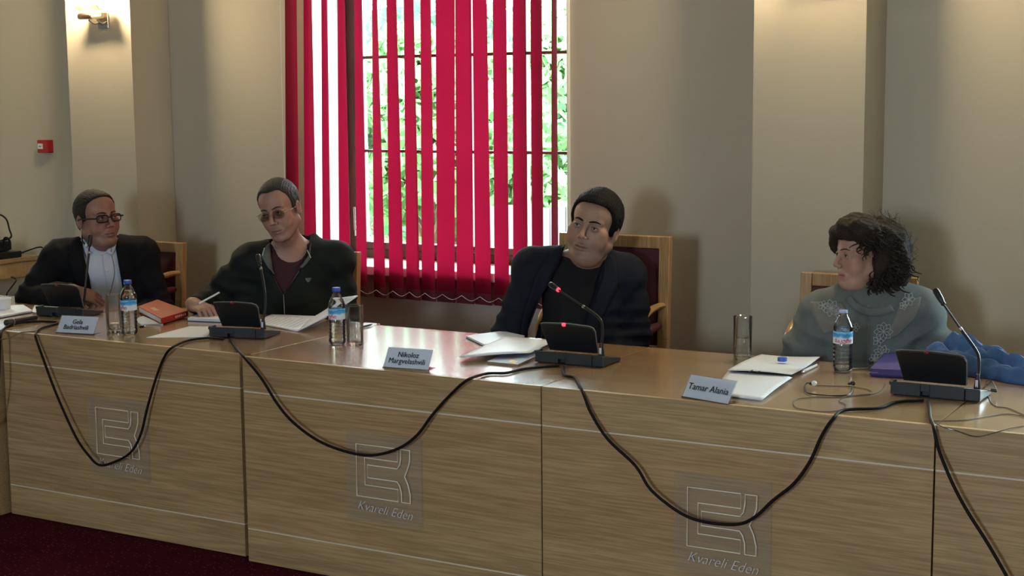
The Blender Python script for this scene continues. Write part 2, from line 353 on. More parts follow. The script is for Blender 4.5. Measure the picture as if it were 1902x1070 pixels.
# ================================================================ outside
M['bark'] = mat('grey_brown_bark', (.16, .12, .09), .9, bump=(20, .6, .02))
def leafmat(name, a, b):
    m = translucent(name, a, b, .45, .6); return m
M['leaf1'] = leafmat('fresh_green_leaf', (.12, .24, .10), (.15, .30, .11)); M['leaf2'] = leafmat('blue_green_leaf', (.08, .19, .10), (.10, .24, .12))
structure('ground_outside', MB().box((-40, 6.4, -.6), (25, 60, -.5)), mat('mown_lawn', (.10, .2, .05), .95, bump=(40, .8, .03), var=(6, .4)))
rng = np.random.default_rng(3)
def tree(x, y, h, cr, n, m, lab, ls=.075, zc=None, gap=.35):
    t = thing('broadleaf_tree', lab, 'tree', (x, y, -.5), 0, 'trees beyond the window')
    br = MB().tube([(0, 0, 0), (.05, .02, h*.3), (-.04, .03, h*.62), (0, 0, h*.85)], [.13, .10, .07, .02], 10, smooth=4)
    cl = []
    for k in range(26):
        a = rng.uniform(0, 2*math.pi); rr = cr*rng.uniform(.25, .95); z = h*rng.uniform(.28, 1.0)
        sh = math.sin(math.pi*min(1, max(.08, (z/h-.1)/.95))); c_ = Vector((rr*sh*math.cos(a), rr*sh*math.sin(a), z)); cl.append((c_, cr*rng.uniform(.18, .36)))
        br.tube([(0, 0, z*.62), c_*.6+Vector((0, 0, z*.25)), c_], [.035, .02, .006], 5, smooth=2)
    br.build('trunk', M['bark'], t, smooth=True)
    idx = rng.integers(0, len(cl), n); cc = np.array([c for c, r in cl])[idx]; rr = np.array([r for c, r in cl])[idx]
    d = rng.normal(size=(n, 3)); d /= np.linalg.norm(d, axis=1)[:, None]; P = cc+d*(rr*rng.uniform(.3, 1, n)**.5)[:, None]
    u = rng.normal(size=(n, 3)); u /= np.linalg.norm(u, axis=1)[:, None]; v = np.cross(u, rng.normal(size=(n, 3))); v /= np.linalg.norm(v, axis=1)[:, None]
    s = (ls*rng.uniform(.6, 1.3, n))[:, None]
    V = np.stack([P-u*s, P-v*s*.5+np.array([0, 0, .15])*s, P+u*s, P+v*s*.5], 1).reshape(-1, 3)
    me = bpy.data.meshes.new('foliage'); me.vertices.add(4*n); me.vertices.foreach_set('co', V.astype(np.float32).ravel())
    me.loops.add(4*n); me.loops.foreach_set('vertex_index', np.arange(4*n, dtype=np.int32)); me.polygons.add(n)
    me.polygons.foreach_set('loop_start', np.arange(0, 4*n, 4, dtype=np.int32)); me.update(calc_edges=True); me.validate(); me.materials.append(m)
    o = bpy.data.objects.new('foliage', me); C.objects.link(o); o.parent = t; o['kind'] = 'stuff'
tree(-6.2, 9.6, 2.75, 1.15, 9000, M['leaf1'], 'low bright leafy tree nearest behind the right half of the window')
tree(-8.3, 12.2, 3.15, 1.8, 11000, M['leaf2'], 'blue-green tree in the left half of the window', .09)
tree(-9.0, 17.8, 3.3, 2.0, 11000, M['leaf1'], 'pale green tree in the middle of the window', .10)
tree(-13.2, 20.5, 3.4, 2.2, 10000, M['leaf1'], 'distant hazy tree seen at the left edge of the window', .10)
tree(-12.5, 26.5, 4.4, 3.0, 12000, M['leaf2'], 'large backmost tree below the top of the window', .12)
tree(-4.9, 12.4, 2.95, 1.4, 9000, M['leaf2'], 'tree behind the grey fence at the right edge of the window', .08)
t = thing('board_fence', 'weathered grey board fence low at the right side of the window', 'fence', (-5.0, 9.0, -.5))
M['fencew'] = wood('weathered_grey_boards', (.050, .046, .055), (.075, .070, .080), (.06, .055, .068), rough=.9, axis=2)
for k in range(18): MB().box((-.32+k*.125, 0, 0), (-.32+k*.125+.117, .022, 1.42+.012*(k % 3))).build('board', M['fencew'], t)
MB().box((-.3, .022, .4), (1.9, .06, .48)).box((-.3, .022, 1.1), (1.9, .06, 1.18)).build('rail', M['fencew'], t)
# ================================================================ the desks
T = .76; DB = 4.87
def plaque_mat():
    m = bpy.data.materials.new('clear_acrylic'); m.use_nodes = True; N = m.node_tree.nodes; L = m.node_tree.links; b = N['Principled BSDF']
    b.inputs['Base Color'].default_value = (.66, .58, .44, 1); b.inputs['Roughness'].default_value = .18
    t_ = N.new('ShaderNodeBsdfTransparent'); t_.inputs[0].default_value = (.97, .97, .97, 1); mx = N.new('ShaderNodeMixShader'); mx.inputs[0].default_value = .13
    L.new(t_.outputs[0], mx.inputs[1]); L.new(b.outputs[0], mx.inputs[2]); L.new(mx.outputs[0], N['Material Output'].inputs[0]); return m
M['plaque'] = plaque_mat(); M['etch'] = mat('etched_frosting', (.92, .84, .70), .6); M['etch2'] = mat('pale_etched_lettering', (.72, .74, .76), .6)
LA = [(-2.9158, .4984), (-2.7450, .4987), (-2.7453, .4535), (-2.8812, .4535), (-2.8812, .3578), (-2.7453, .3578), (-2.7453, .3156), (-2.9165, .3156)]
LB = [(-2.7315, .4984), (-2.6950, .4984), (-2.6961, .4596), (-2.7056, .4318), (-2.7174, .4056), (-2.7045, .3785), (-2.6963, .3451), (-2.6960, .3156), (-2.7310, .3150), (-2.7321, .3482), (-2.7384, .3705), (-2.7484, .3846), (-2.8698, .3846), (-2.8698, .4292), (-2.7474, .4292), (-2.7367, .4435), (-2.7326, .4669)]
PX0 = -2.958
def desk(x0, x1, y0, lab, plaque=None, ext=0):
    W_ = x1-x0; t = thing('desk', lab, 'desk', (x0, y0, 0), 0, None); dep = DB-4.035; g = .0015
    MB().box((g, .019, T-.028), (W_-g+ext, dep, T)).build('worktop', M['oaktop'], t, bevel=.0003)
    MB().box((g, 0, .6362), (W_-g, .0188, T)).build('apron_panel', M['oak'], t, bevel=.0004)
    MB().box((g, 0, .1285), (W_-g, .019, .6308)).build('front_panel', M['oak'], t, bevel=.001)
    MB().box((g, 0, .004), (W_-g, .019, .1235)).build('kick_panel', M['oak'], t, bevel=.001)
    for z in (.6335, .126): MB().box((g, .0015, z-.0026), (W_-g, .017, z+.0026)).build('inlay_strip', M['inlay'], t)
    for a in (g, W_-.024-g): MB().box((a, .0195, 0), (a+.024, dep-.03, T-.0285)).build('side_panel', M['oak'], t, bevel=.001)
    MB().box((.03, dep-.25, .45), (W_-.03, dep-.232, T-.029)).build('stretcher_panel', M['oak'], t)
    if plaque is not None:
        p0 = plaque-x0
        p = MB().box((p0, -.012, .229), (p0+.306, -.0005, .541)).build('acrylic_plaque', M['plaque'], t, bevel=.0006, label='clear acrylic plaque with an etched emblem')
        e = MB(); S = Vector((p0-PX0, -.0125, 0))
        for poly in (LA, LB): e.tube([Vector((a, 0, b))+S for a, b in poly], .0019, 6, closed=True)
        e.build('etched_emblem', M['etch'], p)
        text('etched_lettering', 'Kvareli Eden', .046, M['etch2'], p, (p0+.155, -.0128, .277), (math.radians(90), math.radians(3), 0), shear=.38, sx=.97, ext=.0002, bold=-.0009)
    return t
J = (-4.6883, -3.4176, -2.1979, -.9584, .281)
desk(-5.96, -4.712, 4.018, 'oak desk unit cut off by the left edge of the picture')
desk(J[0], -3.459, 4.070, 'oak desk unit in front of the two men at left, set slightly back', -4.218, .040)
desk(J[1], J[2]-.0008, 4.035, 'second oak desk unit from the left with the white paper sheaf on it', PX0)
desk(J[2]+.0008, J[3]-.001, 4.035, 'oak desk unit with the water bottle lacking its cap, before the woman', -1.732)
desk(J[3]+.001, J[4], 4.035, 'oak desk unit cut off by the right edge of the picture', -.49)
# ================================================================ chairs
def chair(x, y, rz, h, wd, lab):
    t = thing('armchair', lab, 'chair', (x, y, 0), rz, None); a = wd/2; k = .045
    def post(sx):
        m = MB(); P = [(sx*(a-k/2), .02, 0), (sx*(a-k/2), -.01, .45), (sx*(a-k/2), 0, .7), (sx*(a-k/2), .02, h)]
        for i in range(3): 
            p, q = Vector(P[i]), Vector(P[i+1]); e = Vector((k/2, 0, 0)); d = Vector((0, .016, 0))
            m.prism([p-e-d, p+e-d, p+e+d, p-e+d], q-p)
        return m
    for s in (-1, 1): post(s).build('back_post', M['chairwood'], t, bevel=.003)
    MB().box((-a+k, .006, h-.05), (a-k, .036, h)).build('top_rail', M['chairwood'], t, bevel=.004)
    MB().box((-a+k, -.012, .62), (a-k, .018, .665)).build('lower_rail', M['chairwood'], t, bevel=.004)
    # padded back panel, slightly domed
    vs = []; fs = []; nx, nz = 12, 12; x0, x1, z0, z1 = -a+k, a-k, .67, h-.052
    for j in range(nz+1):
        for i in range(nx+1):
            u, v = i/nx, j/nz; b = (1-(2*u-1)**6)*(1-(2*v-1)**6)
            vs.append((x0+(x1-x0)*u, .008-.030*b+.02*v, z0+(z1-z0)*v))
    for j in range(nz):
        for i in range(nx): fs.append((j*(nx+1)+i, j*(nx+1)+i+1, (j+1)*(nx+1)+i+1, (j+1)*(nx+1)+i))
    MB().add(vs, fs).box((x0, .012, z0), (x1, .03, z1)).build('back_pad', M['maroon'], t, smooth=True)
    vs = []; fs = []
    for j in range(nz+1):
        for i in range(nx+1):
            u, v = 2*i/nx-1, 2*j/nz-1; vs.append((u*(a-.01), -.25+v*.235, .40+.045*(1-u**6)*(1-v**6)))
    for j in range(nz):
        for i in range(nx): fs.append((j*(nx+1)+i, j*(nx+1)+i+1, (j+1)*(nx+1)+i+1, (j+1)*(nx+1)+i))
    MB().add(vs, fs).box((-a+.01, -.485, .38), (a-.01, -.015, .405)).build('seat', M['maroon'], t, smooth=True)
    MB().box((-a+.005, -.49, .31), (a-.005, -.01, .378)).build('seat_frame', M['chairwood'], t, bevel=.004)
    for s in (-1, 1):
        MB().box((s*(a-.022)-.02, -.487, 0), (s*(a-.022)+.02, -.447, .309)).build('leg', M['chairwood'], t, bevel=.003)
        xx = s*(a-.030)
        MB().tube([(s*(a-.022), .0, .838), (xx, -.06, .838), (xx, -.14, .825), (xx, -.20, .795), (xx, -.225, .74), (xx, -.23, .60), (xx, -.235, .40)], [.014, .016, .017, .018, .018, .016, .015], 8, smooth=4, flat=.85).build('arm', M['chairwood'], t, smooth=True)
        MB().tube([(xx, -.03, .76), (xx, -.10, .755), (xx, -.17, .74)], [.012, .02, .012], 10, smooth=4).build('arm_pad', M['maroon'], t, smooth=True)
    return t
chair(-5.175, 5.42, 0, .985, .46, 'maroon and beech armchair behind the man with black-framed glasses at far left')
chair(-4.13, 5.42, 0, .985, .46, 'armchair almost hidden behind the man in the zipped jacket before the blind')
chair(-2.604, 5.40, 0, 1.115, .50, 'tall maroon and beech armchair whose back shows right of the man in the navy blazer')
chair(-1.588, 5.40, 0, 1.0, .445, 'armchair with only its top rail showing behind the curly-haired woman')
# ================================================================ side table at the left edge
t = thing('side_table', 'small light wooden table against the wall at the left edge', 'table', (-6.62, 5.42, 0))
MB().box((-.3, -.40, .80), (.245, .42, .826)).build('tabletop', M['oaktop'], t, bevel=.003)
MB().box((-.28, -.38, .715), (.238, .40, .799)).build('apron', M['oak'], t, bevel=.003)
for a, b in ((-.26, -.36), (.18, -.36), (-.26, .34), (.18, .34)): MB().box((a, b, 0), (a+.045, b+.045, .714)).build('leg', M['oak'], t, bevel=.003)
tz = .827
t = thing('router_box', 'pale plastic box standing on the side table at the left edge', 'box', (-6.60, 5.52, tz))
MB().box((-.12, -.07, 0), (.105, .07, .10)).build('case', M['white'], t, bevel=.006)
MB().box((-.10, -.0712, .03), (.06, -.07, .06)).build('vent_strip', M['black'], t)
t = thing('speaker_cube', 'small black cube on top of the pale box at the left edge', 'speaker', (-6.62, 5.52, tz+.101))
MB().box((-.10, -.05, 0), (.075, .05, .06)).build('body', M['black'], t, bevel=.006)
t = thing('set_top_unit', 'flat black electronic unit on the side table beside the pale box', 'electronics', (-6.42, 5.60, tz))
MB().box((-.055, -.10, 0), (.045, .10, .035)).build('case', M['black'], t, bevel=.004)
MB().box((-.050, -.101, .006), (.04, -.0995, .012)).build('display_strip', M['slate'], t)
t = thing('power_adapter', 'black power adapter lying on the flat unit, its cable looped beside it', 'adapter', (-6.42, 5.60, tz+.037))
MB().box((-.05, -.06, 0), (.005, .06, .055)).build('body', M['black'], t, bevel=.008)
MB().tube([(0, .0, .02), (.02, .01, .075), (.045, .02, .06), (.047, .02, .012)], .006, 8, smooth=6).build('cable', M['rubber'], t, smooth=True)
def wire(name, pts, r, m, lab, cat='cable', group=None, smooth=6, seg=8):
    o = MB().tube(pts, r, seg, smooth=smooth).build(name, M[m], None, smooth=True); return tag(o, lab, cat, group)
wire('black_cable', [onY(-14, 402, 5.72), onY(0, 399, 5.72), onY(12, 408, 5.70), onY(17, 425, 5.68), onY(20, 441, 5.66), Vector((-6.465, 5.62, tz+.09))], .005, 'rubber', 'black cable arching over the pale box at the left edge')
wire('black_cable', [Vector((-6.40, 5.72, tz+.02)), onY(74, 459, 5.86), onY(84, 467, 5.88), onY(98, 480, 5.89), onY(110, 505, 5.89)], .004, 'rubber', 'black cable running down the wall behind the man at far left')
wire('black_cable', [onY(34, 510, 5.56)+Vector((.06, -.1, 0)), onY(30, 520, 5.42), onY(20, 535, 5.36), onY(12, 548, 5.3), onY(10, 575, 5.28)], .004, 'rubber', 'black cable dangling under the side table edge')
# ================================================================ conference microphone units
M['redled'] = mat('lit_red_led', (.9, .02, .02), .4, emit=((1, .02, .04), 5.0)); M['reddim'] = mat('unlit_red_led', (.20, .01, .015), .3)
M['edge'] = mat('grey_edge_trim', (.22, .22, .21), .3, metal=.3); M['tag'] = mat('silver_sticker', (.7, .68, .7), .3)
def mic(pl, pr, goose, lit, lab, hz=.14):
    A, B = onZ(*pl, T), onZ(*pr, T); d = B-A; W_ = d.length; rz = math.atan2(d.y, d.x)
    t = thing('microphone_unit', lab, 'microphone', A, rz, None)
    # base: front face, sloping down to the rear; notch for the cable
    def wedge(x0, x1, y0, y1, h0, h1, z0=.003):
        return MB().prism([(x0, y0, z0), (x0, y0, h0), (x0, y1, h1), (x0, y1, z0)][::-1], (x1-x0, 0, 0))
    cx = W_*.40
    b = wedge(.004, cx-.014, 0, .14, .042, .016); b.f += []
    b2 = wedge(cx+.014, W_*.83, 0, .14, .042, .016); b3 = wedge(cx-.014, cx+.014, .02, .14, .038, .016); b4 = wedge(cx-.014, cx+.014, 0, .02, .042, .038, .018)
    for q in (b2, b3, b4): b.add(q.v, q.f)
    b.build('base', M['slate'], t, bevel=.0015)
    wedge(W_*.83+.0015, W_, 0, .145, .040, .014).build('base_end', M['slate'], t, bevel=.003)
    MB().box((.012, .01, 0), (W_-.012, .13, .003)).build('foot_pad', M['rubber'], t)
    MB().box((-.002, .004, .030), (.01, .05, .042)).build('side_lug', M['slate'], t, bevel=.002)
    # raised speaker plate leaning towards the front
    x0, x1 = .012, W_*.80; n = 8; out = []
    zb, zt, yb, yt = .034, .034+hz*.70, .072, .030
    prof = [(x0+.012, 0), (x1-.004, 0), (x1+.002, .80), (x1-.004, .93), (x1-.02, .985), ((x0+x1)/2, 1.03), (x0+.012, 1.0), (x0-.004, .97), (x0-.004, .93)]
    pts = [Vector((px_, yb+(yt-yb)*v, zb+(zt-zb)*v)) for px_, v in prof]
    nrm = Vector((0, -(zt-zb), (yt-yb))).normalized()*.013
    MB().prism(pts, -nrm).build('speaker_plate', M['black'], t, bevel=.002)
    MB().tube([p-nrm*.5+Vector((0, 0, .0006)) for p in pts[1:8]], .0022, 6).build('edge_trim', M['edge'], t, smooth=True)
    p = Vector((x0+(x1-x0)*.44, yt-.001, zt+.0005))
    MB().sphere(p+Vector((0, .004, .001)), (.0085, .007, .0062)).build('indicator_light', M['redled' if lit else 'reddim'], t, smooth=True, label='red indicator light'+(' glowing' if lit else ', unlit'))
    # neck
    Rz = Matrix.Rotation(-rz, 3, 'Z'); yv0 = A.y+.075; n = len(goose); L = []
    for i, g in enumerate(goose):
        L.append(Rz @ (onY(g[0], g[1], yv0+.09*i/(n-1)+math.sin(rz)*W_*.9)-A))
    base_p = Vector((L[0].x, L[0].y, .022))
    MB().lathe([(.011, 0), (.011, .006), (.008, .03), (.0055, .05), (0, .051)], base_p, 12).build('neck_socket', M['black'], t, smooth=True)
    MB().box((-.004, -.0002, .012), (.004, .0012, .034), o=base_p+Vector((0, -.0095, 0))).build('sticker', M['tag'], t)
    pts = [base_p+Vector((0, 0, .04))]+L[1:]; mid = max(2, n-3)
    MB().tube(pts[:mid+1], .0052, 10, smooth=6).build('flexible_neck', M['black'], t, smooth=True)
    MB().tube(pts[mid:-1], .0036, 8, smooth=6).build('neck_rod', M['black'], t, smooth=True)
    MB().tube([pts[mid]-(pts[mid]-pts[mid-1]).normalized()*.004, pts[mid]+(pts[mid+1]-pts[mid]).normalized()*.006], .0058, 10).build('joint_ring', M['metal'], t, smooth=True)
    a, b_ = pts[-2], pts[-1]; dd = (b_-a).normalized(); ln = (b_-a).length
    MB().tube([a, a+dd*.006], .0078, 14).build('light_ring', M['redled'] if lit else M['black'], t, smooth=True)
    MB().tube([a+dd*.006, a+dd*ln*.35, a+dd*ln*.8, a+dd*ln*.97, b_], [.0065, .0098, .0105, .008, .002], 14, smooth=3).build('microphone_head', M['black'], t, smooth=True)
    return t, W_
mic((66, 587), (155, 591.3), [(153, 590), (155, 570), (158, 540), (162, 500), (165, 470), (166, 458), (168, 436)], False, 'black conference microphone unit before the man at far left, behind a name card')
mic((387, 627), (492, 631), [(489, 610), (492, 578), (493, 552), (490, 528), (485, 500), (483, 492), (479, 473)], False, 'black conference microphone unit with upright neck before the man in the zipped jacket')
mic((992, 673), (1121, 684), [(1117, 657), (1119, 625), (1118, 602), (1110, 588), (1085, 570), (1038, 539), (1021, 527)], True, 'black conference microphone unit with its red lights glowing')
mic((1651, 733), (1820, 749), [(1815, 722), (1818, 690), (1818, 665), (1811, 648), (1785, 612), (1753, 566), (1736, 536)], False, 'black conference microphone unit nearest the right edge, neck bent to the left')
# ================================================================ name cards
M['card'] = mat('bluish_white_card', (.90, .91, .98), .6); M['acrylic'] = clear('acrylic_holder', (.96, .97, .98), .9)
def name_card(pl, pr, lines, lab, size=.026, sx=1.0):
    A, B = onZ(*pl, T), onZ(*pr, T); d = B-A; W_ = .172; rz = math.atan2(d.y, d.x); s, hh = .040, .060
    t = thing('name_card', lab, 'card', A, rz, None); th = math.atan2(hh, s)
    R = Matrix.Rotation(th, 3, 'X')
    MB().box((0, 0, 0), (W_, .0735, .0007), R=R, o=(0, 0, .002)).build('card', M['card'], t)
    MB().box((-.002, -.001, .0015), (W_+.002, .076, .0025), R=R, o=(0, -.001, .002)).box((-.002, -.001, -.0025), (W_+.002, .076, -.0015), R=R, o=(0, 0, .002)).box((-.002, -.004, 0), (W_+.002, .055, .002)).build('holder', M['acrylic'], t)
    text('lettering', lines, size, M['ink'], t, (W_/2, hh/2*.64-.004, hh/2+.0033), (th, 0, 0), sx=sx, bold=.0)
    return t
name_card((105, 618), (175, 621.5), 'Gela\nBadriashvili', 'white name card reading Gela Badriashvili', .028, .92)
name_card((712, 682), (795, 688), 'Nikoloz\nMargvelashvili', 'white name card reading Nikoloz Margvelashvili', .028, .90)
name_card((1268, 737), (1354, 752), 'Tamar Alania', 'white name card reading Tamar Alania', .030, .95)
# ================================================================ bottles and glasses
M['pet'] = clear('clear_bottle_plastic', (.975, .985, .99), 1.9, .10); M['water'] = mat('water', (1, 1, 1), .0, trans=1.0, ior=1.14)
M['tumbler'] = clear('tumbler_glass', (.97, .98, .97), .8, .02, 1.45); M['thickglass'] = mat('solid_glass_base', (1, 1, 1), .02, trans=1.0, ior=1.35)
M['cap'] = mat('blue_bottle_cap', (.05, .12, .55), .45); M['collar'] = mat('pale_blue_neck_ring', (.45, .55, .85), .4)
def label_mat():
    m = bpy.data.materials.new('bottle_label'); m.use_nodes = True; N = m.node_tree.nodes; L = m.node_tree.links; b = N['Principled BSDF']; b.inputs['Roughness'].default_value = .35
    tc = N.new('ShaderNodeTexCoord'); sp = N.new('ShaderNodeSeparateXYZ'); L.new(tc.outputs['Object'], sp.inputs[0])
    nz = N.new('ShaderNodeTexNoise'); nz.inputs['Scale'].default_value = 55; L.new(tc.outputs['Object'], nz.inputs['Vector'])
    ma = N.new('ShaderNodeMath'); ma.operation = 'MULTIPLY_ADD'; ma.inputs[1].default_value = .018; L.new(nz.outputs['Fac'], ma.inputs[0]); L.new(sp.outputs['Z'], ma.inputs[2])
    mr = N.new('ShaderNodeMapRange'); mr.inputs['From Min'].default_value = .094; mr.inputs['From Max'].default_value = .158; L.new(ma.outputs[0], mr.inputs['Value'])
    r = N.new('ShaderNodeValToRGB'); e = r.color_ramp.elements; e[0].position = 0; e[0].color = (.70, .74, .80, 1); e[1].position = 1; e[1].color = (.03, .22, .60, 1)
    for p, c in ((.50, (.72, .78, .85, 1)), (.58, (.10, .42, .75, 1)), (.72, (.02, .25, .65, 1)), (.80, (.25, .60, .85, 1))): q = e.new(p); q.color = c
    L.new(mr.outputs[0], r.inputs[0]); L.new(r.outputs[0], b.inputs['Base Color']); return m
M['label'] = label_mat(); M['redink'] = mat('red_print', (.55, .03, .06), .5)
def bottle(p, lab, cap=True, rz=0, level=.175):
    P = onZ(*p, T); t = thing('water_bottle', lab, 'bottle', P, rz, None)
    R0 = .0325; out = [(.0, .004), (.018, .003), (.026, .0015), (.031, .007), (R0, .016)]
    for k in range(5): z = .022+k*.014; out += [(R0, z), (R0-.0022, z+.005), (R0-.0022, z+.008), (R0, z+.012)]
    out += [(R0-.0005, .094), (R0-.0012, .097), (R0-.0012, .140), (R0, .143), (R0, .150), (R0-.002, .158), (R0-.008, .172), (R0-.016, .187), (.0125, .194), (.0125, .197), (.0150, .198), (.0150, .200), (.0125, .201), (.0125, .205)]
    lob = lambda a, z: (.05*math.cos(5*a) if z < .004 else 0)
    MB().lathe(out, (0, 0, 0), 36, cap=False).build('bottle_body', M['pet'], t, smooth=70)
    inner = [(.0, .007), (.017, .006), (.025, .005), (.0300, .009)]+[(r-.0012, z) for r, z in out[4:] if z < level]; inner += [(inner[-1][0], level), (0, level)]
    MB().lathe(inner, (0, 0, 0), 36, cap=False).build('water', M['water'], t, smooth=70)
    lb = MB(); n = 40; vs = []; 
    for z in (.098, .1385):
        for k in range(n+1): a = 2*math.pi*k/n; vs.append(((R0-.0004)*math.cos(a), (R0-.0004)*math.sin(a), z))
    l = lb.add(vs, [(k, k+1, n+2+k, n+1+k) for k in range(n)]).build('label', M['label'], t, smooth=True)
    o = text('lettering', 'ბაკური', .017, M['redink'], l, (0, 0, 0), (0, 0, 0), ext=0, bold=.0004)
    if len(o.data.vertices) < 8:
        bpy.data.objects.remove(o)
    else:
        for v in o.data.vertices:
            a = -math.pi/2+v.co.x/R0; z = .1085+v.co.y; v.co = Vector((R0*math.cos(a)*1.006, R0*math.sin(a)*1.006, z))
    if cap:
        cp = MB(); cp.lathe([(0, .216), (.0145, .2155), (.0152, .213), (.0152, .202), (.0147, .2015)], (0, 0, 0), 40, lobes=lambda a, z: .02*math.cos(20*a) if z < .2145 else 0, cap=False); cp.build('cap', M['cap'], t, smooth=True)
    else:
        MB().lathe([(.0128, .198), (.0135, .199), (.0135, .207), (.0118, .208), (.0118, .2)], (0, 0, 0), 24, cap=False).build('neck_ring', M['collar'], t, smooth=True)
    return t
bottle((241, 621), 'blue-capped water bottle beside the name card at far left', rz=-.4)
bottle((627, 640), 'blue-capped water bottle beside a tumbler before the man in the zipped jacket', rz=-.4)
bottle((1564.5, 691), 'water bottle with its cap off before the curly-haired woman', cap=False, rz=.35, level=.150)
def tumbler(p, lab, level=None, h=.150, r=.0315):
    P = onZ(*p, T); t = thing('tumbler', lab, 'glass', P, 0, None)
    MB().lathe([(0, 0), (r-.002, 0), (r-.0005, .002), (r, .05), (r+.001, h), (r-.0005, h+.0008), (r-.0012, h), (r-.0018, .016), (0, .014)], seg=40, cap=False).build('wall', M['tumbler'], t, smooth=60)
    MB().lathe([(0, .0008), (r-.003, .0012), (r-.0024, .013), (0, .0135)], seg=40).build('heavy_base', M['thickglass'], t, smooth=60)
    MB().tube([((r)*math.cos(a*math.pi/16), r*math.sin(a*math.pi/16), h) for a in range(32)], .0011, 6, closed=True).build('rim', M['tumbler'], t, smooth=True)
    if level: MB().lathe([(0, .0145), (r-.0025, .0165), (r-.0015, level), (0, level)], seg=40).build('water', M['water'], t, smooth=60)
    return t
tumbler((213, 617), 'tumbler with a little water left of the bottle at far left', .035, h=.150)
tumbler((660, 641), 'empty tumbler right of the blue-capped bottle before the middle man', None)
tumbler((1379, 668), 'tumbler half full of water behind the sheaf of papers near Tamar Alania card', .078, .152)
# ================================================================ papers, books and small things on the desks
M['bluepaper'] = mat('pale_blue_paper', (.62, .68, .80), .8); M['coverdark'] = mat('dark_notebook_cover', (.05, .05, .07), .6)
M['orange'] = mat('orange_red_book_cloth', (.40, .085, .045), .5, var=(30, .12)); M['redspine'] = mat('red_book_spine', (.38, .022, .02), .45); M['cream'] = mat('cream_print', (.70, .55, .40), .6)
M['kraft'] = mat('brown_envelope', (.30, .20, .12), .7); M['mag'] = mat('printed_magazine_cover', (.22, .24, .32), .5, var=(25, .6)); M['yellow'] = mat('yellow_print', (.60, .42, .06), .5); M['greenp'] = mat('green_print', (.05, .22, .12), .5)
def quad(q, z, th=.0006, curl=None, n=10):
    """a sheet through four pixel corners lying at height z above the desk; curl(u, v) lifts it"""
    P = [onZ(a, b, T+z) for a, b in q]; vs = []
    for j in range(n+1):
        for i in range(n+1):
            u, v = i/n, j/n; p = (P[0]*(1-u)+P[1]*u)*(1-v)+(P[3]*(1-u)+P[2]*u)*v; p.z += curl(u, v) if curl else 0; vs.append(p)
    fs = [(j*(n+1)+i, j*(n+1)+i+1, (j+1)*(n+1)+i+1, (j+1)*(n+1)+i) for j in range(n) for i in range(n)]
    return MB().add(vs, fs), th
def sheet(name, q, z, m, lab, cat, th=.0006, curl=None, parent=None, group=None, n=10):
    mb, th = quad(q, z+th/2, th, curl, n); o = mb.build(name, M[m], parent, smooth=True, solid=th)
    return tag(o, lab, cat, group) if parent is None else o
def block(q, z0, z1, inset=0):
    P = [onZ(a, b, T) for a, b in q]; c = sum(P, Vector())/4
    P = [c+(p-c)*(1-inset) for p in P]; P = [Vector((p.x, p.y, T+z0)) for p in P]; return MB().prism(P, (0, 0, z1-z0))
def printed(parent, q, z, rows, m='ink', h=.0015, lo=.15, hi=.85):
    P = [onZ(a, b, T+z) for a, b in q]; mb = MB()
    for v, u0, u1 in rows:
        a = (P[0]*(1-u0)+P[1]*u0)*(1-v)+(P[3]*(1-u0)+P[2]*u0)*v; b = (P[0]*(1-u1)+P[1]*u1)*(1-v)+(P[3]*(1-u1)+P[2]*u1)*v; d = (P[3]-P[0]).normalized()*h
        mb.prism([a, b, b+d, a+d], (0, 0, .0003))
    mb.build('print', M[m], parent)
# far left
t = thing('paper_cup', 'short white tub standing at the left edge of the desk', 'cup', onZ(2, 578, T))
MB().lathe([(.0, 0), (.040, 0), (.044, .055), (.046, .056), (.042, .056), (.038, .004), (0, .004)], seg=28, cap=False).build('tub', M['paper'], t, smooth=60)
MB().tube([(.045*math.cos(a*math.pi/12), .045*math.sin(a*math.pi/12), .056) for a in range(24)], .0014, 6, closed=True).build('rim', M['white'], t, smooth=True)
q = [(-20, 574), (44, 570), (62, 581), (0, 592)]
t = thing('notebook', 'open notebook with a dark cover behind the handheld microphone at far left', 'notebook', (0, 0, 0))
block(q, .0, .003).build('cover', M['coverdark'], t); block(q, .003, .011, .03).build('page_block', M['paper'], t, bevel=.001)
sheet('paper_sheet', [(64, 567), (108, 570), (112, 580), (58, 580)], 0, 'paper', 'white sheet poking out behind the leftmost microphone unit', 'paper', th=.001)
t = thing('handheld_microphone', 'black handheld microphone lying at the left edge of the desk', 'microphone', (0, 0, 0))
a, b = onZ(10, 600, T+.016), onZ(66, 590, T+.014); d = (b-a)
MB().tube([a+d*.22, a+d*.55, a+d], [.0145, .013, .0115], 16, smooth=3).build('handle', M['black'], t, smooth=True)
MB().tube([a-d*.02, a+d*.02, a+d*.1, a+d*.2, a+d*.22], [.004, .013, .0165, .016, .0145], 16, smooth=3).build('grille', M['slate'], t, smooth=True)
MB().tube([a+d*.20, a+d*.225], .0168, 16).build('ring', M['edge'], t, smooth=True)
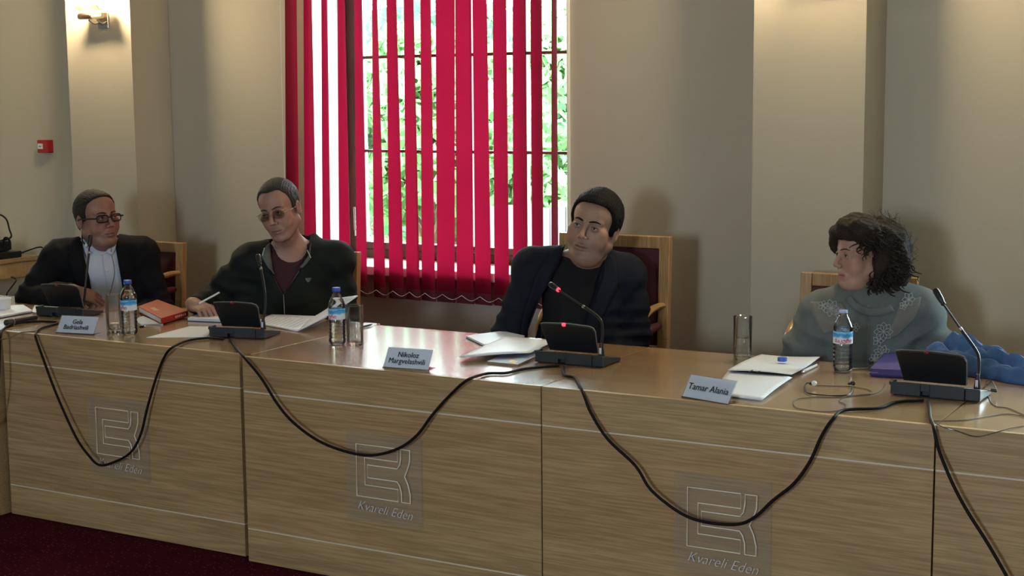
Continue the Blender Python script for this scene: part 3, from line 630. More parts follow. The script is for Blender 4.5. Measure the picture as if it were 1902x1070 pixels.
# orange book
B4 = [(257, 582), (293, 569), (349, 590), (299, 605)]
t = thing('orange_book', 'orange-red hardcover book lying right of the leftmost bottle', 'book', (0, 0, 0))
block(B4, .006, .009).build('back_cover', M['orange'], t, bevel=.0005); block(B4, .009, .028, .04).build('page_block', M['paper'], t); block(B4, .028, .031).build('front_cover', M['orange'], t, bevel=.0005)
P = [onZ(a, b, T) for a, b in B4]; e = (P[2]-P[3]).normalized(); nn = Vector((e.y, -e.x, 0)); s0, s1 = P[3].copy(), P[2].copy()
MB().prism([Vector((s0.x, s0.y, T+.0065)), Vector((s1.x, s1.y, T+.0065)), Vector((s1.x, s1.y, T+.0305)), Vector((s0.x, s0.y, T+.0305))], nn*.002).build('spine', M['redspine'], t)
mb = MB()
for k in range(6):
    a = s0.lerp(s1, .52+.07*k); b = s0.lerp(s1, .555+.07*k); mb.prism([Vector((a.x, a.y, T+.014)), Vector((b.x, b.y, T+.014)), Vector((b.x, b.y, T+.023)), Vector((a.x, a.y, T+.023))], nn*.0028)
mb.build('spine_lettering', M['cream'], t)
c_ = (P[0]+P[1]+P[2]+P[3])/4; dd = P[3]-P[0]
text('title_lettering', 'ᲘᲕᲐᲜᲔ', .030, M['cream'], t, (c_.x-.01, c_.y-.03, T+.0313), (0, 0, math.atan2(dd.y, dd.x)+.0))
sheet('paper_sheet', [(248, 594), (266, 588), (303, 603), (262, 603)], 0, 'bluepaper', 'pale blue-white papers under the orange book', 'paper', th=.005)
t = thing('connector_plug', 'small black plug on the desk right of the leftmost bottle', 'plug', onZ(264, 609, T))
MB().tube([(-.012, 0, .005), (.004, .006, .005)], .005, 10).build('body', M['black'], t, smooth=True); MB().tube([(.004, .006, .005), (.012, .009, .005)], .002, 8).build('pin', M['metal'], t, smooth=True)
# before the man in the zipped jacket
sheet('paper_sheet', [(272, 627), (352, 606), (398, 607), (384, 626)], 0, 'paper', 'plain white sheets left of the second microphone unit', 'paper', th=.001, curl=lambda u, v: .003*math.sin(3*u)*v)
q = [(348, 597), (375, 586), (470, 588), (470, 602)]
t = thing('notepad', 'writing pad under the hand of the man in the zipped jacket', 'notepad', (0, 0, 0))
block(q, .0, .003).build('board', M['coverdark'], t); block(q, .003, .014, .01).build('page_block', M['bluepaper'], t, bevel=.001); block(q, .0141, .0147, .012).build('top_sheet', M['paper'], t)
t = thing('open_folder', 'white printed sheets and a folder with its right leaf lifting off the desk', 'folder', (0, 0, 0))
A1, A2, A3, A4 = onZ(470, 600, T+.004), onZ(505, 585, T+.004), onZ(607, 589, T+.004), onZ(552, 615, T+.004)
def leaf(name, P, m, th, lift=None, n=12, par=t):
    vs = []
    for j in range(n+1):
        for i in range(n+1):
            u, v = i/n, j/n; p = (P[0]*(1-u)+P[1]*u)*(1-v)+(P[3]*(1-u)+P[2]*u)*v; p = p.copy(); p.z += lift(u, v) if lift else 0; vs.append(p)
    fs = [(j*(n+1)+i, j*(n+1)+i+1, (j+1)*(n+1)+i+1, (j+1)*(n+1)+i) for j in range(n) for i in range(n)]
    return MB().add(vs, fs).build(name, M[m], par, smooth=True, solid=th)
leaf('flat_pages', [A1, A2, A3, A4], 'paper', .006)
A3b = onZ(580, 590, T+.012); A5 = onY(664, 549, A4.y+.22); A6 = onY(634, 553, A3b.y+.16)
leaf('raised_leaf', [A4, A3b, A6, A5], 'paper', .0025, lambda u, v: -.008*math.sin(math.pi*v)*(1-.3*u))
tl = leaf('raised_leaf_back', [A4+Vector((.003, -.001, -.0012)), A3b+Vector((.003, 0, -.001)), A6+Vector((.003, 0, -.002)), A5+Vector((.003, 0, -.002))], 'bluepaper', .0008, lambda u, v: -.008*math.sin(math.pi*v)*(1-.3*u))
printed(t, [(470, 600), (505, 585), (607, 589), (552, 615)], .0075, [(.1+.09*k, .12, .85-.1*(k % 3)) for k in range(9)], h=.0012)
t = thing('pen', 'black pen on a sheet right of the empty tumbler', 'pen', (0, 0, 0)); a, b = onZ(674, 607, T+.007), onZ(692, 602, T+.007)
MB().tube([a, a.lerp(b, .8)], .004, 10).build('barrel', M['black'], t, smooth=True); MB().tube([a.lerp(b, .8), b], [.004, .001], 10).build('tip', M['metal'], t, smooth=True)
sheet('paper_sheet', [(664, 606), (678, 599), (700, 601), (690, 609)], 0, 'paper', 'corner of a white sheet under the pen by the empty tumbler', 'paper', th=.001)
# before the man in the navy blazer
q = [(865, 628), (934, 619), (975, 628), (900, 645)]
t = thing('notepad', 'white notepad behind the sheaf of papers before the man in the navy blazer', 'notepad', (0, 0, 0))
block(q, 0, .002).build('board', M['coverdark'], t); block(q, .002, .009, .01).build('page_block', M['paper'], t, bevel=.001); block(q, .0092, .0098, .012).build('top_sheet', M['paper'], t)
t = thing('magazine', 'printed magazine with a yellow mark under the white sheaf by the glowing microphone unit', 'magazine', (0, 0, 0))
q = [(905, 676), (962, 682), (1010, 660), (960, 650)]
block(q, 0, .008, .015).build('page_block', M['kraft'], t); block(q, .0082, .0092).build('cover', M['mag'], t)
pp = [onZ(a, b, T+.0094) for a, b in ((944, 672), (956, 676), (962, 671), (950, 668))]; MB().prism(pp, (0, 0, .0004)).build('yellow_mark', M['yellow'], t)
t = thing('paper_sheaf', 'thick white sheaf of papers left of the glowing microphone unit', 'paper', (0, 0, 0))
q = [(855, 670), (940, 632), (1030, 640), (985, 662)]
cu = lambda u, v: .012+.012*math.sin(3.0*v)*math.sin(math.pi*u*.9+.2)
for k in range(5):
    mb, th = quad([(a+random.uniform(-3, 3), b+random.uniform(-1, 1)) for a, b in q], .001+.0022*k, .001, cu); mb.build('sheet', M['paper'], t, smooth=True, solid=.0016)
t = thing('pen', 'dark pen lying behind the white sheaf before the man in the navy blazer', 'pen', (0, 0, 0)); a, b = onZ(968, 633, T+.005), onZ(1010, 636, T+.005)
MB().tube([a, a.lerp(b, .85)], .0045, 10).build('barrel', M['black'], t, smooth=True); MB().tube([a.lerp(b, .85), b], [.0045, .001], 10).build('tip', M['metal'], t, smooth=True)
# before the woman
t = thing('paper_sheaf', 'front sheaf of white pages with green print peeping out behind the Tamar Alania card', 'paper', (0, 0, 0))
q = [(1322, 732), (1352, 690), (1466, 705), (1412, 744)]
block([(1360, 738), (1380, 712), (1430, 718), (1404, 742)], .0, .0012).build('green_sheet', M['greenp'], t)
for k in range(4):
    qq = [(a+[0, 1, 3, 2][i]*k*.6, b-k*.4) for i, (a, b) in enumerate(q)]
    mb, th = quad(qq, .0016+.0018*k, .001, lambda u, v: .010*v*u*(1-.2*k)+.003*math.sin(math.pi*u)); mb.build('sheet', M['paper' if k else 'bluepaper'], t, smooth=True, solid=.0011)
t = thing('booklet', 'open booklet of bent white pages under the blue bottle cap', 'booklet', (0, 0, 0))
q = [(1352, 690), (1414, 660), (1523, 666), (1470, 698)]
for k in range(5):
    mb, th = quad(q, .001+.0032*k, .001, lambda u, v: .004*math.sin(2*math.pi*(u*.55+v*.5))+.004, 14); mb.build('page', M['paper' if k > 3 else 'bluepaper'], t, smooth=True, solid=.0022)
printed(t, q, .0225, [(.30, .05, .16), (.42, .05, .16)], h=.006)
t = thing('bottle_cap', 'loose blue bottle cap lying on the open booklet', 'cap', onZ(1453, 672, T+.022)); t.location.z = T+.0245
cp = MB().lathe([(0, .013), (.0145, .0125), (.0155, .0105), (.0155, 0), (.0140, 0), (.0140, .0105), (0, .0105)], seg=40, lobes=lambda a, z: .02*math.cos(20*a) if z < .012 else 0, cap=False); cp.build('shell', M['cap'], t, smooth=True)
MB().tube([(.0147*math.cos(a*math.pi/12), .0147*math.sin(a*math.pi/12), .0012) for a in range(24)], .0011, 6, closed=True).build('seal_ring', M['cap'], t, smooth=True)
t = thing('pen', 'white pen lying right of the open booklet', 'pen', (0, 0, 0)); a, b = onZ(1492, 690, T+.006), onZ(1519, 677, T+.006)
MB().tube([a, a.lerp(b, .9)], .0050, 10).build('barrel', M['white'], t, smooth=True); MB().tube([a, a+(a-b)*.12], [.004, .001], 10).build('tip', M['metal'], t, smooth=True); MB().tube([b+Vector((0, 0, .006)), a.lerp(b, .55)+Vector((0, 0, .006))], .0012, 6).build('clip', M['metal'], t)
t = thing('smartphone', 'grey smartphone lying right of the open water bottle', 'phone', (0, 0, 0))
q = [(1580, 688), (1584, 674), (1610, 673), (1622, 687)]
M['screen'] = mat('dark_phone_screen', (.03, .035, .04), .08, coat=1); block(q, 0, .008).build('case', M['metal'], t, bevel=.002); block(q, .0082, .0088, .07).build('screen', M['screen'], t)
M['purple'] = mat('purple_case_fabric', (.055, .035, .17), .6, bump=(300, .2, .001)); M['purple2'] = mat('violet_piping', (.22, .18, .34), .5)
t = thing('purple_case', 'dark purple zipped case left of the rightmost microphone unit', 'case', (0, 0, 0))
q = [(1614, 700), (1640, 671), (1712, 671), (1712, 705)]
block(q, 0, .030).build('body', M['purple'], t, bevel=.009); pp = [onZ(a, b, T) for a, b in q]; c_ = sum(pp, Vector())/4
MB().tube([Vector(((p.x-c_.x)*.995+c_.x, (p.y-c_.y)*.995+c_.y, T+.015)) for p in pp], .0022, 6, closed=True).build('zip_piping', M['purple2'], t, smooth=True)
# neckband earphones with their wire
t = thing('neckband_earphones', 'black neckband earphones lying before the open water bottle', 'earphones', (0, 0, 0))
nb = [onZ(a, b, T+z) for a, b, z in ((1508, 711, .018), (1498, 712, .012), (1494, 720, .005), (1500, 730, .004), (1530, 734, .004), (1565, 735, .004), (1580, 730, .006), (1583, 716, .014))]
MB().tube(nb, .0024, 8, smooth=6).build('band', M['black'], t, smooth=True)
for (a, b, z), cc in (((1512, 712, .018), 'white'), ((1584, 712, .012), 'black')):
    c_ = onZ(a, b, T+z); MB().sphere(c_, (.009, .007, .008)).build('earpiece', M[cc], t, smooth=True); MB().sphere(c_-Vector((.010, 0, .002)), (.006, .006, .005)).build('ear_tip', M['black'], t, smooth=True)
wt = [(1514, 716), (1545, 717), (1580, 718), (1612, 724), (1618, 731), (1595, 734), (1560, 738), (1520, 738), (1482, 741), (1473, 749), (1484, 759), (1530, 765), (1563, 761), (1570, 752), (1558, 745), (1575, 736), (1612, 734), (1636, 725), (1645, 712)]
MB().tube([onZ(a, b, T+.0022) for a, b in wt], .0012, 6, smooth=6).build('wire', M['wire'], t, smooth=True)
t = thing('audio_plug', 'small silver and black audio plug at the right end of the rightmost microphone unit', 'plug', (0, 0, 0))
a = onZ(1838, 724, T+.022)
MB().tube([a+Vector((-.014, 0, 0)), a+Vector((.004, 0, 0))], .0045, 10).build('barrel', M['metal'], t, smooth=True); MB().tube([a+Vector((.004, 0, 0)), a+Vector((.022, 0, -.002))], .005, 10).build('sleeve', M['black'], t, smooth=True)
MB().tube([a+Vector((.022, 0, -.002)), onZ(1848, 716, T+.02), onZ(1840, 706, T+.02), onZ(1830, 712, T+.004), onZ(1838, 742, T+.002), onZ(1850, 755, T+.002), onZ(1872, 758, T+.002), onZ(1902, 771, T+.002), onZ(1925, 778, T+.002)], .0013, 6, smooth=6).build('wire', M['wire'], t, smooth=True)
def onfront(x, y, off=.03): return onY(x, y, 4.035-off)
wire('thin_wire', [onZ(1733, 782, T+.002), onZ(1785, 781, T+.002), onZ(1830, 774, T+.002), onZ(1870, 769, T+.002), onZ(1905, 774, T+.002), onZ(1930, 776, T+.002)], .0013, 'wire', 'thin dark wire running from the cable loop to the right edge, upper one', seg=6)
wire('thin_wire', [onZ(1736, 785, T+.003), onZ(1755, 795, T+.003), onfront(1775, 800, .006), onfront(1812, 811, .012), onfront(1850, 803, .006), onZ(1875, 796, T+.003), onZ(1902, 791, T+.002), onZ(1930, 786, T+.002)], .0013, 'wire', 'thin dark wire sagging over the desk edge at the right', seg=6)
# ---------------------------------------------------------------- the looping microphone cables
def cable(top0, front, top1, lab, D=4.035, sag=.048, r=.0049):
    n = len(front); P = [onZ(a, b, T+r+.001) for a, b in top0]
    for i, (a, b) in enumerate(front):
        f = math.sin(math.pi*(i+.6)/(n+.2)) if top1 else min(1, (i+.6)/3); P.append(onY(a, b, D-.010-sag*f))
    P += [onZ(a, b, T+r+.001) for a, b in (top1 or [])]
    o = MB().tube(P, r, 8, smooth=5).build('microphone_cable', M['rubber'], None, smooth=True); tag(o, lab, 'cable')
cable([(110, 600), (88, 606), (72, 612)], [(66, 622), (69, 635), (85, 680), (108, 740), (140, 810), (163, 844), (185, 864), (215, 857), (244, 839), (262, 805), (273, 760), (289, 705), (303, 668)], [(318, 647), (348, 633), (385, 628), (415, 630)], 'black cable looping in front of the leftmost acrylic plaque', 4.07)
cable([(427, 631), (433, 637), (440, 648)], [(452, 662), (485, 702), (515, 750), (545, 785), (590, 818), (640, 838), (690, 846), (740, 833), (775, 808), (802, 772), (835, 735)], [(868, 706), (905, 694), (940, 693), (975, 685), (1038, 679)], 'black cable looping in front of the middle acrylic plaque')
cable([(1047, 682), (1049, 697), (1068, 702), (1078, 718)], [(1086, 738), (1098, 768), (1129, 816), (1180, 865), (1210, 911), (1264, 953), (1311, 970), (1370, 974), (1404, 959), (1435, 930), (1475, 898), (1505, 856), (1526, 810), (1547, 778)], [(1568, 762), (1631, 758), (1665, 747), (1715, 744)], 'black cable looping in front of the rightmost acrylic plaque')
cable([(1724, 744), (1726, 758), (1728, 776)], [(1734, 793), (1742, 830), (1757, 870), (1775, 910), (1800, 955), (1835, 1010), (1875, 1080), (1910, 1150)], None, 'black cable falling off the desk front at the right edge')
cable([(104, 598), (60, 597), (22, 603), (6, 612)], [(1, 625), (-1, 660), (-4, 720), (-20, 790), (-60, 850)], None, 'black cable hanging down the desk front at the left edge', 4.018)
wire('thin_wire', [onZ(100, 604, T+.002), onZ(76, 608, T+.002), onZ(66, 615, T+.002), onZ(38, 618, T+.002), onZ(20, 627, T+.002), onZ(0, 631, T+.002), onZ(-20, 634, T+.002)], .0018, 'wire', 'thin cable crossing the desk corner at the left edge', seg=6)
# ---------------------------------------------------------------- denim garment heaped by the rightmost unit
def denim_mat():
    m = mat('blue_denim', (.045, .12, .30), .75, bump=(500, .5, .0015), var=(14, .55)); return m
t = thing('denim_jacket', 'blue denim garment heaped behind the rightmost microphone unit', 'clothing', (0, 0, 0))
c0, c1 = Vector((-1.20, 5.0)), Vector((-.62, 4.66)); ax = (c1-c0).normalized(); ay = Vector((-ax.y, ax.x)); Ln = (c1-c0).length; nx, ny = 70, 36; vs = []
nz2 = np.random.default_rng(5)
for j in range(ny+1):
    for i in range(nx+1):
        u, v = i/nx, 2*j/ny-1; wv = .11*(1-.55*u)*(1+.18*math.sin(9*u)+.1*math.sin(23*u+1)); h = .125*(1-u)**.9+.012
        e = max(0, 1-v*v)**.6*min(1, (u*7)**.6 if u < .15 else 1)*min(1, ((1-u)*6)**.6 if u > .84 else 1)
        fold = .70+.22*math.sin(9*v+5*u+1.2*math.sin(7*u))+.24*(abs(math.sin(8*v-9*u+math.sin(5*u)))-.5)+.16*(abs(math.sin(21*u+7*v))-.5)
        p = c0+ax*(u*Ln)+ay*(v*wv*(1+.08*math.sin(17*u))); vs.append((p.x, p.y, T+.002+h*e*fold))
fs = [(j*(nx+1)+i, j*(nx+1)+i+1, (j+1)*(nx+1)+i+1, (j+1)*(nx+1)+i) for j in range(ny) for i in range(nx)]
MB().add(vs, fs).build('cloth', denim_mat(), t, smooth=True, solid=.002)
M['denimseam'] = mat('pale_denim_seam', (.22, .33, .55), .8)
for v0 in (-.55, .1, .5):
    L_ = [Vector(vs[int((v0+1)/2*ny)*(nx+1)+i])+Vector((0, 0, .002)) for i in range(4, nx-3, 3)]
    MB().tube(L_, .0022, 5, smooth=2).build('seam', M['denimseam'], t, smooth=True)
# ================================================================ people: smooth-blended distance fields turned into one surface
F32 = np.float32
class Field:
    def __init__(s, lo, hi, h, fine=()):
        s.ax = []
        for k in range(3):
            x = lo[k]; v = [x]
            while x < hi[k]:
                hh = h
                for a, b, hf in fine:
                    if a[k]-h < x < b[k]+h: hh = min(hh, hf)
                x += hh; v.append(x)
            s.ax.append(np.array(v, F32))
        s.F = np.full([len(a) for a in s.ax], 1.0, F32)
    def _blk(s, lo, hi):
        sl = []; co = []
        for k in range(3):
            i = max(0, np.searchsorted(s.ax[k], lo[k])-1); j = min(len(s.ax[k]), np.searchsorted(s.ax[k], hi[k])+1)
            if j <= i: return None
            sl.append(slice(i, j)); sh = [1, 1, 1]; sh[k] = j-i; co.append(s.ax[k][i:j].reshape(sh))
        return tuple(sl), co
    def put(s, fn, lo, hi, k=.01, op='u', m=None):
        m = (k*1.2+.02) if m is None else m
        b = s._blk([v-m for v in lo], [v+m for v in hi])
        if b is None: return s
        sl, (X, Y, Z) = b; d = fn(X, Y, Z).astype(F32); A = s.F[sl]; d = np.broadcast_to(d, A.shape)
        k = max(k, 1e-5)
        if op == 'u': h = np.clip(k-np.abs(A-d), 0, None)/k; s.F[sl] = np.minimum(A, d)-h*h*k*.25
        elif op == 's': h = np.clip(k-np.abs(A+d), 0, None)/k; s.F[sl] = np.maximum(A, -d)+h*h*k*.25
        elif op == 'i': s.F[sl] = np.maximum(A, d)
        elif op == 'add': s.F[sl] = A+d
        return s
    def ell(s, c, r, R=None, k=.01, op='u'):
        c = np.array(c, float); r = np.array(r, float); rm = r.max() if R is not None else None
        lo = c-(rm if R is not None else r); hi = c+(rm if R is not None else r)
        def fn(X, Y, Z):
            x, y, z = X-c[0], Y-c[1], Z-c[2]
            if R is not None: x, y, z = (R[0][i]*x+R[1][i]*y+R[2][i]*z for i in range(3))
            a, b, g = x/r[0], y/r[1], z/r[2]; k0 = np.sqrt(a*a+b*b+g*g); k1 = np.sqrt((a/r[0])**2+(b/r[1])**2+(g/r[2])**2)
            return np.where(k1 > 1e-6, k0*(k0-1)/np.maximum(k1, 1e-6), -r.min())
        return s.put(fn, lo, hi, k, op)
    def cone(s, a, b, ra, rb, k=.01, op='u'):
        a = np.array(a, float); b = np.array(b, float); rm = max(ra, rb); ba = b-a; L2 = max(ba@ba, 1e-9)
        def fn(X, Y, Z):
            x, y, z = X-a[0], Y-a[1], Z-a[2]; h = np.clip((x*ba[0]+y*ba[1]+z*ba[2])/L2, 0, 1)
            return np.sqrt((x-h*ba[0])**2+(y-h*ba[1])**2+(z-h*ba[2])**2)-(ra+(rb-ra)*h)
        return s.put(fn, np.minimum(a, b)-rm, np.maximum(a, b)+rm, k, op)
    def chain(s, pts, rs, k=.01):
        for i in range(len(pts)-1): s.cone(pts[i], pts[i+1], rs[i], rs[i+1], k)
        return s
    def cutpoly(s, poly, bmax, k=.003, bmin=-2):
        """remove everything in front of b = bmax inside the (r, z) polygon"""
        P = np.array(poly, float)
        def fn(X, Y, Z):
            x, z = np.broadcast_arrays(X, Z); d = np.full(x.shape, 1e9); sg = np.ones(x.shape)
            n = len(P)
            for i in range(n):
                e = P[(i-1) % n]-P[i]; wx, wz = x-P[i][0], z-P[i][1]; h = np.clip((wx*e[0]+wz*e[1])/(e@e), 0, 1)
                d = np.minimum(d, (wx-e[0]*h)**2+(wz-e[1]*h)**2)
                c1 = z >= P[i][1]; c2 = z < P[(i-1) % n][1]; c3 = e[0]*wz > e[1]*wx
                al = c1 & c2 & c3; no = ~c1 & ~c2 & ~c3; sg = np.where(al | no, -sg, sg)
            q = sg*np.sqrt(d); bb = bmax(X, Z) if callable(bmax) else bmax
            return np.maximum(q, Y-bb)
        return s.put(fn, (P[:, 0].min(), bmin, P[:, 1].min()), (P[:, 0].max(), 3, P[:, 1].max()), k, 's', m=.02)
    def mesh(s):
        F = s.F; ax = s.ax; F[0] = F[-1] = 1; F[:, 0] = F[:, -1] = 1; F[:, :, 0] = F[:, :, -1] = 1
        S = F < 0; sh = np.array(F.shape)-1; cells = []; pos = []; quads = []
        lin = lambda i, j, k: (i*sh[1]+j)*sh[2]+k
        for d in range(3):
            a = [slice(None)]*3; b = [slice(None)]*3; a[d] = slice(0, -1); b[d] = slice(1, None); a, b = tuple(a), tuple(b)
            I = np.argwhere(S[a] != S[b]); Fa = F[a][tuple(I.T)]; Fb = F[b][tuple(I.T)]; t = Fa/(Fa-Fb)
            P = np.stack([ax[k][I[:, k]] for k in range(3)], 1).astype(float); P[:, d] += t*(ax[d][I[:, d]+1]-ax[d][I[:, d]])
            e1, e2 = [q for q in range(3) if q != d]; cc = []
            for o1, o2 in ((-1, -1), (0, -1), (0, 0), (-1, 0)):
                J_ = I.copy(); J_[:, e1] += o1; J_[:, e2] += o2; c = lin(*J_.T); cc.append(c); cells.append(c); pos.append(P)
            q = np.stack(cc, 1); fl = (Fa < 0) ^ (d == 1); q[~fl] = q[~fl][:, ::-1]; quads.append(q)
        cells = np.concatenate(cells); pos = np.concatenate(pos); uq, inv = np.unique(cells, return_inverse=True)
        n = len(uq); V = np.stack([np.bincount(inv, pos[:, k], n) for k in range(3)], 1)/np.bincount(inv, minlength=n)[:, None]
        return V, np.searchsorted(uq, np.concatenate(quads))
def relax(V, Q, it=1, f=.5):
    n = len(V)
    for _ in range(it):
        A = np.zeros((n, 3)); c = np.zeros(n)
        for a, b in ((0, 1), (1, 2), (2, 3), (3, 0)):
            for k in range(3): A[:, k] += np.bincount(Q[:, a], V[Q[:, b], k], n)+np.bincount(Q[:, b], V[Q[:, a], k], n)
            c += np.bincount(Q[:, a], minlength=n)+np.bincount(Q[:, b], minlength=n)
        V = V*(1-f)+A/c[:, None]*f
    return V
def mesh_obj(name, V, Q, m, parent, col=None):
    me = bpy.data.meshes.new(name); n = len(Q); me.vertices.add(len(V)); me.vertices.foreach_set('co', V.astype(F32).ravel())
    me.loops.add(4*n); me.loops.foreach_set('vertex_index', Q.astype(np.int32).ravel()); me.polygons.add(n)
    me.polygons.foreach_set('loop_start', np.arange(0, 4*n, 4, dtype=np.int32)); me.polygons.foreach_set('use_smooth', np.ones(n, bool))
    me.update(calc_edges=True); me.materials.append(m)
    if col is not None:
        at = me.color_attributes.new('Col', 'FLOAT_COLOR', 'POINT'); at.data.foreach_set('color', np.concatenate([col, np.ones((len(V), 1))], 1).astype(F32).ravel())
    o = bpy.data.objects.new(name, me); C.objects.link(o); o.parent = parent; return o
def fieldobj(f, name, m, parent, it=1, colf=None):
    V, Q = f.mesh(); V = relax(V, Q, it) if it else V
    return mesh_obj(name, V, Q, m, parent, colf(V) if colf else None)
def skin_mat(name):
    m = bpy.data.materials.new(name); m.use_nodes = True; N = m.node_tree.nodes; L = m.node_tree.links; b = N['Principled BSDF']
    a = N.new('ShaderNodeVertexColor'); a.layer_name = 'Col'; L.new(a.outputs[0], b.inputs['Base Color']); b.inputs['Roughness'].default_value = .52
    b.inputs['Subsurface Weight'].default_value = .08; b.inputs['Subsurface Radius'].default_value = (.01, .004, .002)
    tc = N.new('ShaderNodeTexCoord'); n = N.new('ShaderNodeTexNoise'); n.inputs['Scale'].default_value = 350; L.new(tc.outputs['Object'], n.inputs['Vector'])
    bp = N.new('ShaderNodeBump'); bp.inputs['Strength'].default_value = .12; bp.inputs['Distance'].default_value = .001; L.new(n.outputs['Fac'], bp.inputs['Height']); L.new(bp.outputs[0], b.inputs['Normal'])
    return m
M['skin'] = skin_mat('skin'); M['eyewhite'] = mat('eye_white', (.36, .33, .31), .25); M['iris'] = mat('brown_iris', (.05, .025, .015), .15); M['lash'] = mat('dark_lashes', (.02, .012, .01), .7); M['pupil'] = mat('pupil', (.004, .004, .004), .1)
def hairmat(name, col, r=.55):
    return mat(name, col, max(r, .62), spec=.25, bump=(220, 1., .004), var=(90, .5))
def wob(X, Y, Z, fr, seed, n=5):
    g = np.random.default_rng(seed); o = 0
    for _ in range(n):
        d = g.normal(size=3); d /= np.linalg.norm(d); o = o+np.sin((X*d[0]+Y*d[1]+Z*d[2])*fr*g.uniform(.6, 1.6)+g.uniform(0, 6.28))
    return o/n
def Rm(yaw, pitch, roll):
    a, b, c = (math.radians(v) for v in (yaw, pitch, roll))
    Rz = np.array([[math.cos(a), -math.sin(a), 0], [math.sin(a), math.cos(a), 0], [0, 0, 1]])
    Rx = np.array([[1, 0, 0], [0, math.cos(b), -math.sin(b)], [0, math.sin(b), math.cos(b)]])
    Ry = np.array([[math.cos(c), 0, math.sin(c)], [0, 1, 0], [-math.sin(c), 0, math.cos(c)]])
    return Ry @ Rz @ Rx
class Person:
    """a seated figure in its own frame: x to the right as the photograph sees it, y away from the viewer, z up"""
    def __init__(s, X, Y, label, cat='person', name='person'):
        s.B = Vector((X, Y, 0)); v = Vector((X, Y, 0)).normalized(); s.eb = v; s.er = Vector((v.y, -v.x, 0)); rz = math.atan2(s.er.y, s.er.x)
        s.root = thing(name, label, cat, s.B, rz, None); s.rz = rz
    def pt(s, x, y, b=0.):
        d = ray(x, y); t = (s.B.dot(s.eb)+b)/d.dot(s.eb); P = CAM+d*t-s.B; return np.array([P.dot(s.er), b, P.z])
    def wd(s, X, Y, Z):   # world -> own frame
        P = Vector((X, Y, 0))-s.B; return np.array([P.dot(s.er), P.dot(s.eb), Z])
    def head(s, f, c, R, sc=1., wid=1., fat=0., fem=False, nose=1., jaw=1.):
        """add a head to field f; c = centre between the ears"""
        s.hc, s.hR, s.hs, s.hw = np.array(c), R, sc, wid
        L = lambda x, y, z: s.hc+R @ (np.array([x*wid, y, z])*sc)
        E = lambda p, r, k, op='u': f.ell(L(*p), np.array([r[0]*wid, r[1], r[2]])*sc, R.T.tolist() if False else R, k*sc, op)
        Cn = lambda a, b, ra, rb, k, op='u': f.cone(L(*a), L(*b), ra*sc, rb*sc, k*sc, op)
        E((0, .016, .042), (.075, .096, .080), .01); E((0, -.028, .045), (.064, .060, .058), .02)
        E((0, -.028, -.028), (.059, .060, .080), .02); E((0, .02, -.03), (.062, .07, .06), .02)
        for q in (-1, 1):
            E((q*.038, -.050, -.034), (.026+fat, .028, .034+fat), .018)
            Cn((q*.056*jaw, .004, -.052), (q*.024, -.058, -.098), .018+fat*.5, .016+fat*.4, .022)
            E((q*.046, -.058, -.012), (.020, .020, .016), .016)
            Cn((q*.010, -.086, .0225), (q*.043, -.070, .024), .0085, .0075, .012)
        E((0, -.074, -.101), (.021+fat*.5, .017, .016), .015)
        if fat: E((0, -.03, -.105), (.045, .04, .025), .03)
        for q in (-1, 1): E((q*.031, -.0935, .004), (.018, .012, .0115), .012, 's')
        Cn((0, -.085, .014), (0, -.1085*1, -.022), .0075, .0088*nose, .010); E((0, -.111*nose**.15, -.029), (.0105*nose, .0105, .0085), .006)
        for q in (-1, 1): E((q*.0125*nose, -.100, -.034), (.0075, .0095, .0065), .005)
        for q in (-1, 1): E((q*.006, -.106, -.0375), (.0032, .004, .003), .002, 's')
        E((0, -.076, -.067), (.031, .0165, .021), .012)
        for q in (-1, 1):
            Cn((q*.0225, -.0845, -.0665), (q*.004, -.0935, -.0615), .0030, .0050, .004); Cn((q*.0200, -.0845, -.0700), (q*.004, -.0920, -.0740), .0034, .0062, .004)
            Cn((q*.0235, -.0870, -.0675), (0, -.0995, -.0675), .0016, .0030, .002, 's'); Cn((q*.019, -.098, -.040), (q*.031, -.080, -.062), .0012, .0016, .006, 's')
        E((0, -.097, -.0855), (.014, .006, .0045), .006, 's')
        for q in (-1, 1):  # eyelids with an open slit
            E((q*.0310, -.0735, .0035), (.0162, .0158, .0150), .004); E((q*.0310, -.094, .0030), (.0128, .014, .0040), .0015, 's')
        for q in (-1, 1):  # ears
            E((q*.0775, .012, -.004), (.0085, .018, .030), .006); E((q*.0835, .008, -.001), (.0050, .010, .018), .003, 's')
    def L(s, x, y, z): return Vector(s.hc+s.hR @ (np.array([x*s.hw, y, z])*s.hs))
    def eyes(s, look=(0, 0)):
        R = Matrix(s.hR.tolist())
        for q in (-1, 1):
            c = s.L(q*.031, -.0735, .0035); e = MB().sphere(c, .0136*s.hs, 0, 20, 14).build('eye', M['eyewhite'], s.root, smooth=True)
            d = (R @ Vector((look[0], -1, look[1]))).normalized(); Q = Vector((0, 0, 1)).rotation_difference(d).to_matrix()
            MB().sphere(c+d*.0096*s.hs, (.0058*s.hs, .0058*s.hs, .0046*s.hs), 0, 16, 8, R=Q).build('iris', M['iris'], e, smooth=True)
            lt = []
            for i in range(9):
                u = -1+i/4; dx = .0132*u; dz = -.0003+.0046*max(0, 1-u*u)**.5; lt.append(s.L(q*.031+dx, -.0735-math.sqrt(.0163**2-dx*dx-dz*dz), .0035+dz))
            MB().tube(lt, [.0004, .0009, .0012, .0013, .0013, .0013, .0012, .0009, .0004], 6, smooth=2).build('lash_line', M['lash'], e, smooth=True)
            MB().sphere(c+d*.0122*s.hs, (.0028*s.hs, .0028*s.hs, .0026*s.hs), 0, 12, 6, R=Q).build('pupil', M['pupil'], e, smooth=True)
